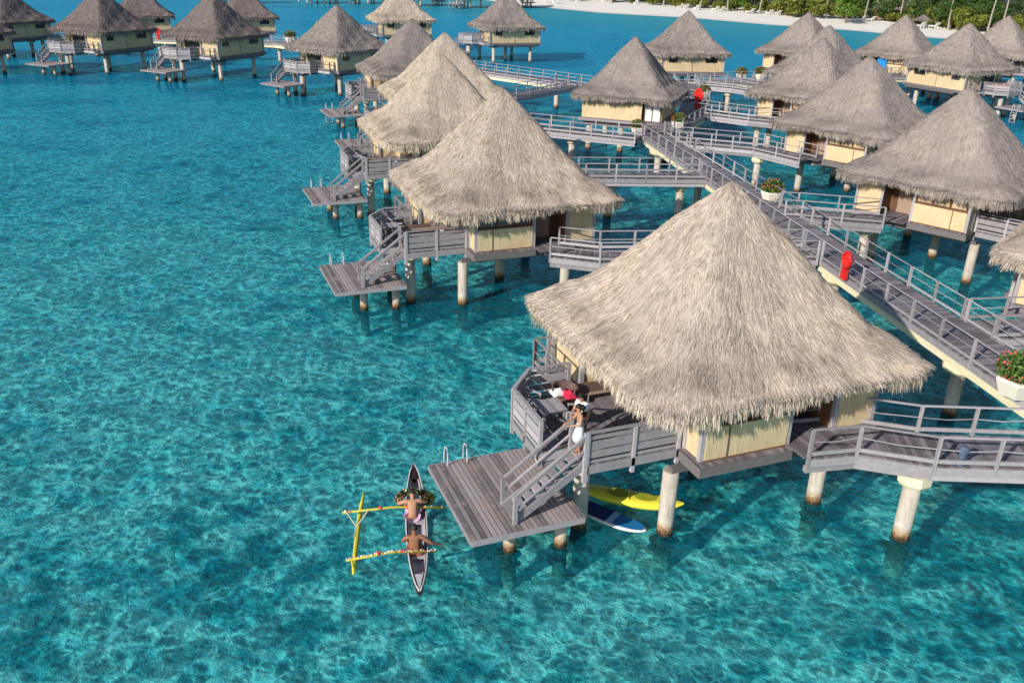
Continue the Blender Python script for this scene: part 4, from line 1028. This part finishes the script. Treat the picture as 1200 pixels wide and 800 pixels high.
pb = chain([((0,-.02,.22),(.185,.16)),((-.09,.04,.14),.12),((-.12,.30,.21),.105)],[('@',0),((.09,.04,.14),.12),((.12,.30,.21),.105)])
person((-2.93,22.72,.24), CA, Js2, 'bare backed paddler in a purple flowered wrap at the front of the canoe', M['skin'], [('pareo',M['pareo'],*pb)], 'short', scale=1.12)
# leaf and flower garland carried by the front paddler
r = empty('flower_garland', (-2.98,23.28,.30), CA, 'big leafy garland with red and white flowers held by the front paddler', 'garland')
g = random.Random(3); mb = MB()
ringp = [(.44*math.cos(t), .02+.22*math.sin(t), .42+.10*math.sin(t)) for t in [math.pi*k/12 for k in range(-2,15)]]
for p in ringp: leaves(mb, 40, .12,.12,.10, p, .12, g, .1, 1.2)
leaves(mb, 260, .24,.22,.18, (.46,.05,.34), .15, g, .1, 1.2)
mb.build('leaves', M['wreath'], r); mb = MB()
for p in ringp[::2]: leaves(mb, 9, .16,.16,.15, p, .08, g, .7, 1.2)
leaves(mb, 60, .16,.16,.12, (-.42,.05,.42), .09, g, .3, 1.2)
mb.build('red_flowers', M['flowerred'], r); mb = MB()
for p in ringp[1::3]: leaves(mb, 12, .15,.15,.14, p, .07, g, .7, 1.2)
leaves(mb, 30, .12,.12,.10, (-.40,-.02,.40), .08, g, .3, 1.2)
mb.build('white_flowers', M['flowerwhite'], r)
# ------------------------------------------------------------------ canoe (along +y, bow at +y)
cr = empty('outrigger_canoe', (-2.79,22.45,0), CA, 'slim black outrigger canoe with yellow bamboo float and garlanded booms, two people aboard', 'canoe')
def hull_sections(n=25):
    out = []
    for i in range(n):
        t = -1+2*i/(n-1); w = .30*(1-abs(t)**2.4)**.8+.012; sheer = .38+.10*abs(t)**3; keel = -.10+.42*abs(t)**5
        out.append((t*3.28, w, sheer, keel))
    return out
S = hull_sections(); mb = MB(); V = []; F = []; K = 9
for y, w, sh_, kl in S:
    for k in range(K):
        a = math.pi*k/(K-1); V.append((-w*math.cos(a), y, sh_-(sh_-kl)*math.sin(a)**.8))
for i in range(len(S)-1):
    for k in range(K-1): F.append((i*K+k,i*K+k+1,(i+1)*K+k+1,(i+1)*K+k))
mb.add(V, F, .4); hl = mb.build('hull', M['hull'], cr, True); hl.modifiers.new('t','SOLIDIFY').thickness = .025
mb = MB(); V = []; F = []
for y, w, sh_, kl in S[2:-2]:
    for k in range(7):
        a = math.pi*k/6; V.append((-(w-.045)*math.cos(a), y, sh_-.02-(sh_-.03-max(kl,.06))*math.sin(a)**.7))
for i in range(len(S)-5):
    for k in range(6): F.append((i*7+k,i*7+k+1,(i+1)*7+k+1,(i+1)*7+k))
mb.add(V, F, .6).build('lining', M['canoegrey'], cr, True)
for sg in (-1,1):
    mb = MB(); mb.tube([(sg*(w+.004), y, sh_+.012) for y, w, sh_, kl in S], .022, 6); mb.build('gunwale', M['canoewhite'], cr, True)
for y in (-2.35,-1.45,.25,1.2):
    w = .30*(1-abs(y/3.28)**2.4)**.8; MB().box(-w+.05,w-.05,y-.13,y+.13,.24,.28).build('thwart', M['canoegrey'], cr)
MB().add([(-.10,2.45,.43),(.10,2.45,.43),(0,3.24,.50),(-.10,2.45,.40),(.10,2.45,.40),(0,3.24,.47)],[(0,1,2),(5,4,3),(0,3,4,1),(1,4,5,2),(2,5,3,0)]).build('bow_deck', M['hull'], cr)
MB().add([(-.12,-2.5,.44),(.12,-2.5,.44),(0,-3.24,.50),(-.12,-2.5,.41),(.12,-2.5,.41),(0,-3.24,.47)],[(2,1,0),(3,4,5),(1,4,3,0),(2,5,4,1),(0,3,5,2)]).build('stern_deck', M['canoewhite'], cr)
def cl(x, y, z):   # world -> canoe frame
    d = Vector((x+2.79, y-22.45)); c, s = math.cos(-CA), math.sin(-CA); return (c*d.x-s*d.y, s*d.x+c*d.y, z)
MB().tube([cl(-4.66,24.0,.42),cl(-4.68,23.6,.22),cl(-4.66,23.1,.12),cl(-4.58,22.2,.08),cl(-4.50,21.4,.08),cl(-4.40,20.6,.12),cl(-4.34,20.2,.2)],[.03,.065,.075,.08,.075,.065,.04],10).build('float', M['bamboopole'], cr, True)
for nm, a, b, fl in (('front',(-5.12,22.72,.50),(-1.95,23.12,.52),0),('rear',(-4.58,20.42,.48),(-2.02,20.95,.50),1)):
    bo = MB().tube([cl(*a), cl(*[(p+q)/2 for p, q in zip(a,b)][:2], .62), cl(*b)], .035, 8).build('boom', M['bamboopole'], cr, True)
    g = random.Random(5+fl); mb = MB(); mr = MB()
    for i in range(60 if fl else 26):
        t = i/60 if fl else (g.choice([g.uniform(0,.25),g.uniform(.72,1)])); p = Vector(a).lerp(Vector(b), t); zz = .5+.12*(1-abs(2*t-1))+.03
        ((mr if g.random() < .2 else mb)).ball(cl(p.x+g.uniform(-.02,.02), p.y+g.uniform(-.04,.04), zz), g.uniform(.016,.030), 6)
    for t in (.36,.62): p = Vector(a).lerp(Vector(b), t); [mr.ball(cl(p.x+g.uniform(-.05,.05),p.y+g.uniform(-.05,.05),.62), .045, 6) for _ in range(4)]
    mb.build('white_flowers', M['flowerwhite'], bo); mr.build('red_flowers', M['flowerred'], bo)
for q in ((-5.0,22.74),(-4.35,22.8)): MB().tube([cl(q[0],q[1],.52), cl(-4.66,22.5,.15), cl(-4.64,21.95,.14)], .018, 6).build('lashing', M['rope'], cr)
MB().beam(cl(-4.42,20.44,.5), cl(-4.40,20.5,.12), .05, .05).build('strut', M['bamboopole'], cr)
# ------------------------------------------------------------------ kayak and paddle board
def board(name, a, b, w, z, th, mats, label, cat, sit=False):
    a = Vector(a); b = Vector(b); L = (b-a).length/2; c = (a+b)/2; rz = math.atan2((b-a).y,(b-a).x)
    root = empty(name, (c.x,c.y,z), rz, label, cat); n = 33; V = []; F = []; K = 12
    def wd(t): return w/2*(max(0,1-abs(t)**(2.4 if sit else 2.8)))**.62+.01
    for i in range(n):
        t = -1+2*i/(n-1); ww = wd(t); rise = (.16 if sit else .06)*abs(t)**3
        for k in range(K):
            an = 2*math.pi*k/K; cz = math.sin(an); V.append((t*L, ww*math.cos(an), rise + (1-abs(t)**4*.85)*th*(.5*cz if cz > 0 else .9*cz)))
    for i in range(n-1):
        for k in range(K): F.append((i*K+k,(i+1)*K+k,(i+1)*K+(k+1)%K,i*K+(k+1)%K))
    F += [tuple(range(K))[::-1], tuple((n-1)*K+k for k in range(K))]
    MB().add(V,F,.5).build('hull', mats[0], root, True)
    return root, L, wd
root, L, wd = board('kayak', (2.35,25.0), (5.72,24.05), .82, .12, .26, [M['kayak']], 'yellow sit-on-top kayak floating under the nearest sun deck', 'kayak', True)
def patch(nm, mat, t0, t1, z0, k, par, w0=None):
    V = []; n = 14
    for i in range(n+1):
        t = t0+(t1-t0)*i/n; e = 1.0 if w0 is None else math.sin(math.pi*min(1,max(0,i/n)))**.5
        ww = wd(t)*k*e; V += [(t*L,-ww,z0+.0+.06*abs(t)**3*(2.6 if 'kay' in par.name else 1)),(t*L,ww,z0+.06*abs(t)**3*(2.6 if 'kay' in par.name else 1))]
    F = [(2*i,2*i+2,2*i+3,2*i+1) for i in range(n)]
    MB().add(V,F,.5).build(nm, mat, par)
patch('seat_well', M['kayakdark'], -.45, -.02, .137, .62, root, 1); patch('foot_well', M['kayakdark'], .08, .5, .137, .55, root, 1)
for z_, t in ((.16,-.02),(.16,.55)): MB().box(t*L-.03,t*L+.03,-.28,.28,.10,.17).build('rib', M['kayak'], root)
root, L, wd = board('paddle_board', (1.95,24.4), (4.33,22.72), .78, .07, .12, [M['white']], 'white edged paddle board with blue deck pad, nose pointing out beside the kayak', 'paddle board')
patch('navy_deck_pad', M['navy'], -.9, .12, .062, .86, root); patch('pale_stripe', M['paleblue'], .12, .26, .063, .84, root); patch('blue_deck_pad', M['boardblue'], .26, .93, .062, .82, root)

# ------------------------------------------------------------------ world, sun, camera
SUN_AZ, SUN_EL = -133.0, 26.5
w = bpy.data.worlds.new('World'); scene.world = w; w.use_nodes = True; nt = w.node_tree; nt.nodes.clear()
sky = nt.nodes.new('ShaderNodeTexSky'); sky.sky_type = 'NISHITA'; sky.sun_disc = False; sky.sun_elevation = R(SUN_EL); sky.sun_rotation = R(90-SUN_AZ)
sky.air_density = 1.0; sky.dust_density = .6; sky.ozone_density = 1.5
bg = nt.nodes.new('ShaderNodeBackground'); bg.inputs[1].default_value = .115; wo = nt.nodes.new('ShaderNodeOutputWorld')
nt.links.new(sky.outputs[0], bg.inputs[0]); nt.links.new(bg.outputs[0], wo.inputs[0])
sl = bpy.data.lights.new('sun', 'SUN'); sl.energy = 4.7; sl.angle = R(.53); sl.color = (1,.93,.83)
so = bpy.data.objects.new('sun', sl); COL.objects.link(so)
d = Vector((math.cos(R(SUN_AZ))*math.cos(R(SUN_EL)), math.sin(R(SUN_AZ))*math.cos(R(SUN_EL)), math.sin(R(SUN_EL))))
so.rotation_euler = d.to_track_quat('Z','Y').to_euler(); so.location = (0,-20,40)
cd = bpy.data.cameras.new('camera'); cam = bpy.data.objects.new('camera', cd); COL.objects.link(cam); scene.camera = cam
cd.sensor_width = 36; cd.lens = 1030/1200*36; cd.clip_start = .1; cd.clip_end = 6000
TH, RO, H = R(23.86), R(1.535), 16.5
r0 = Vector((1,0,0)); u0 = Vector((0,math.sin(TH),math.cos(TH))); fw = Vector((0,math.cos(TH),-math.sin(TH)))
rr_ = r0*math.cos(RO)+u0*math.sin(RO); uu = u0*math.cos(RO)-r0*math.sin(RO)
cam.matrix_world = Matrix.Translation((0,0,H)) @ Matrix((rr_,uu,-fw)).transposed().to_4x4()
scene.render.engine = 'CYCLES'; scene.cycles.transparent_max_bounces = 12; scene.cycles.max_bounces = 6
vs = scene.view_settings; vs.view_transform = 'Standard'; vs.look = 'None'; vs.exposure = .17; vs.gamma = 1; vs.use_curve_mapping = False
scene.render.resolution_x = 1024; scene.render.resolution_y = 682
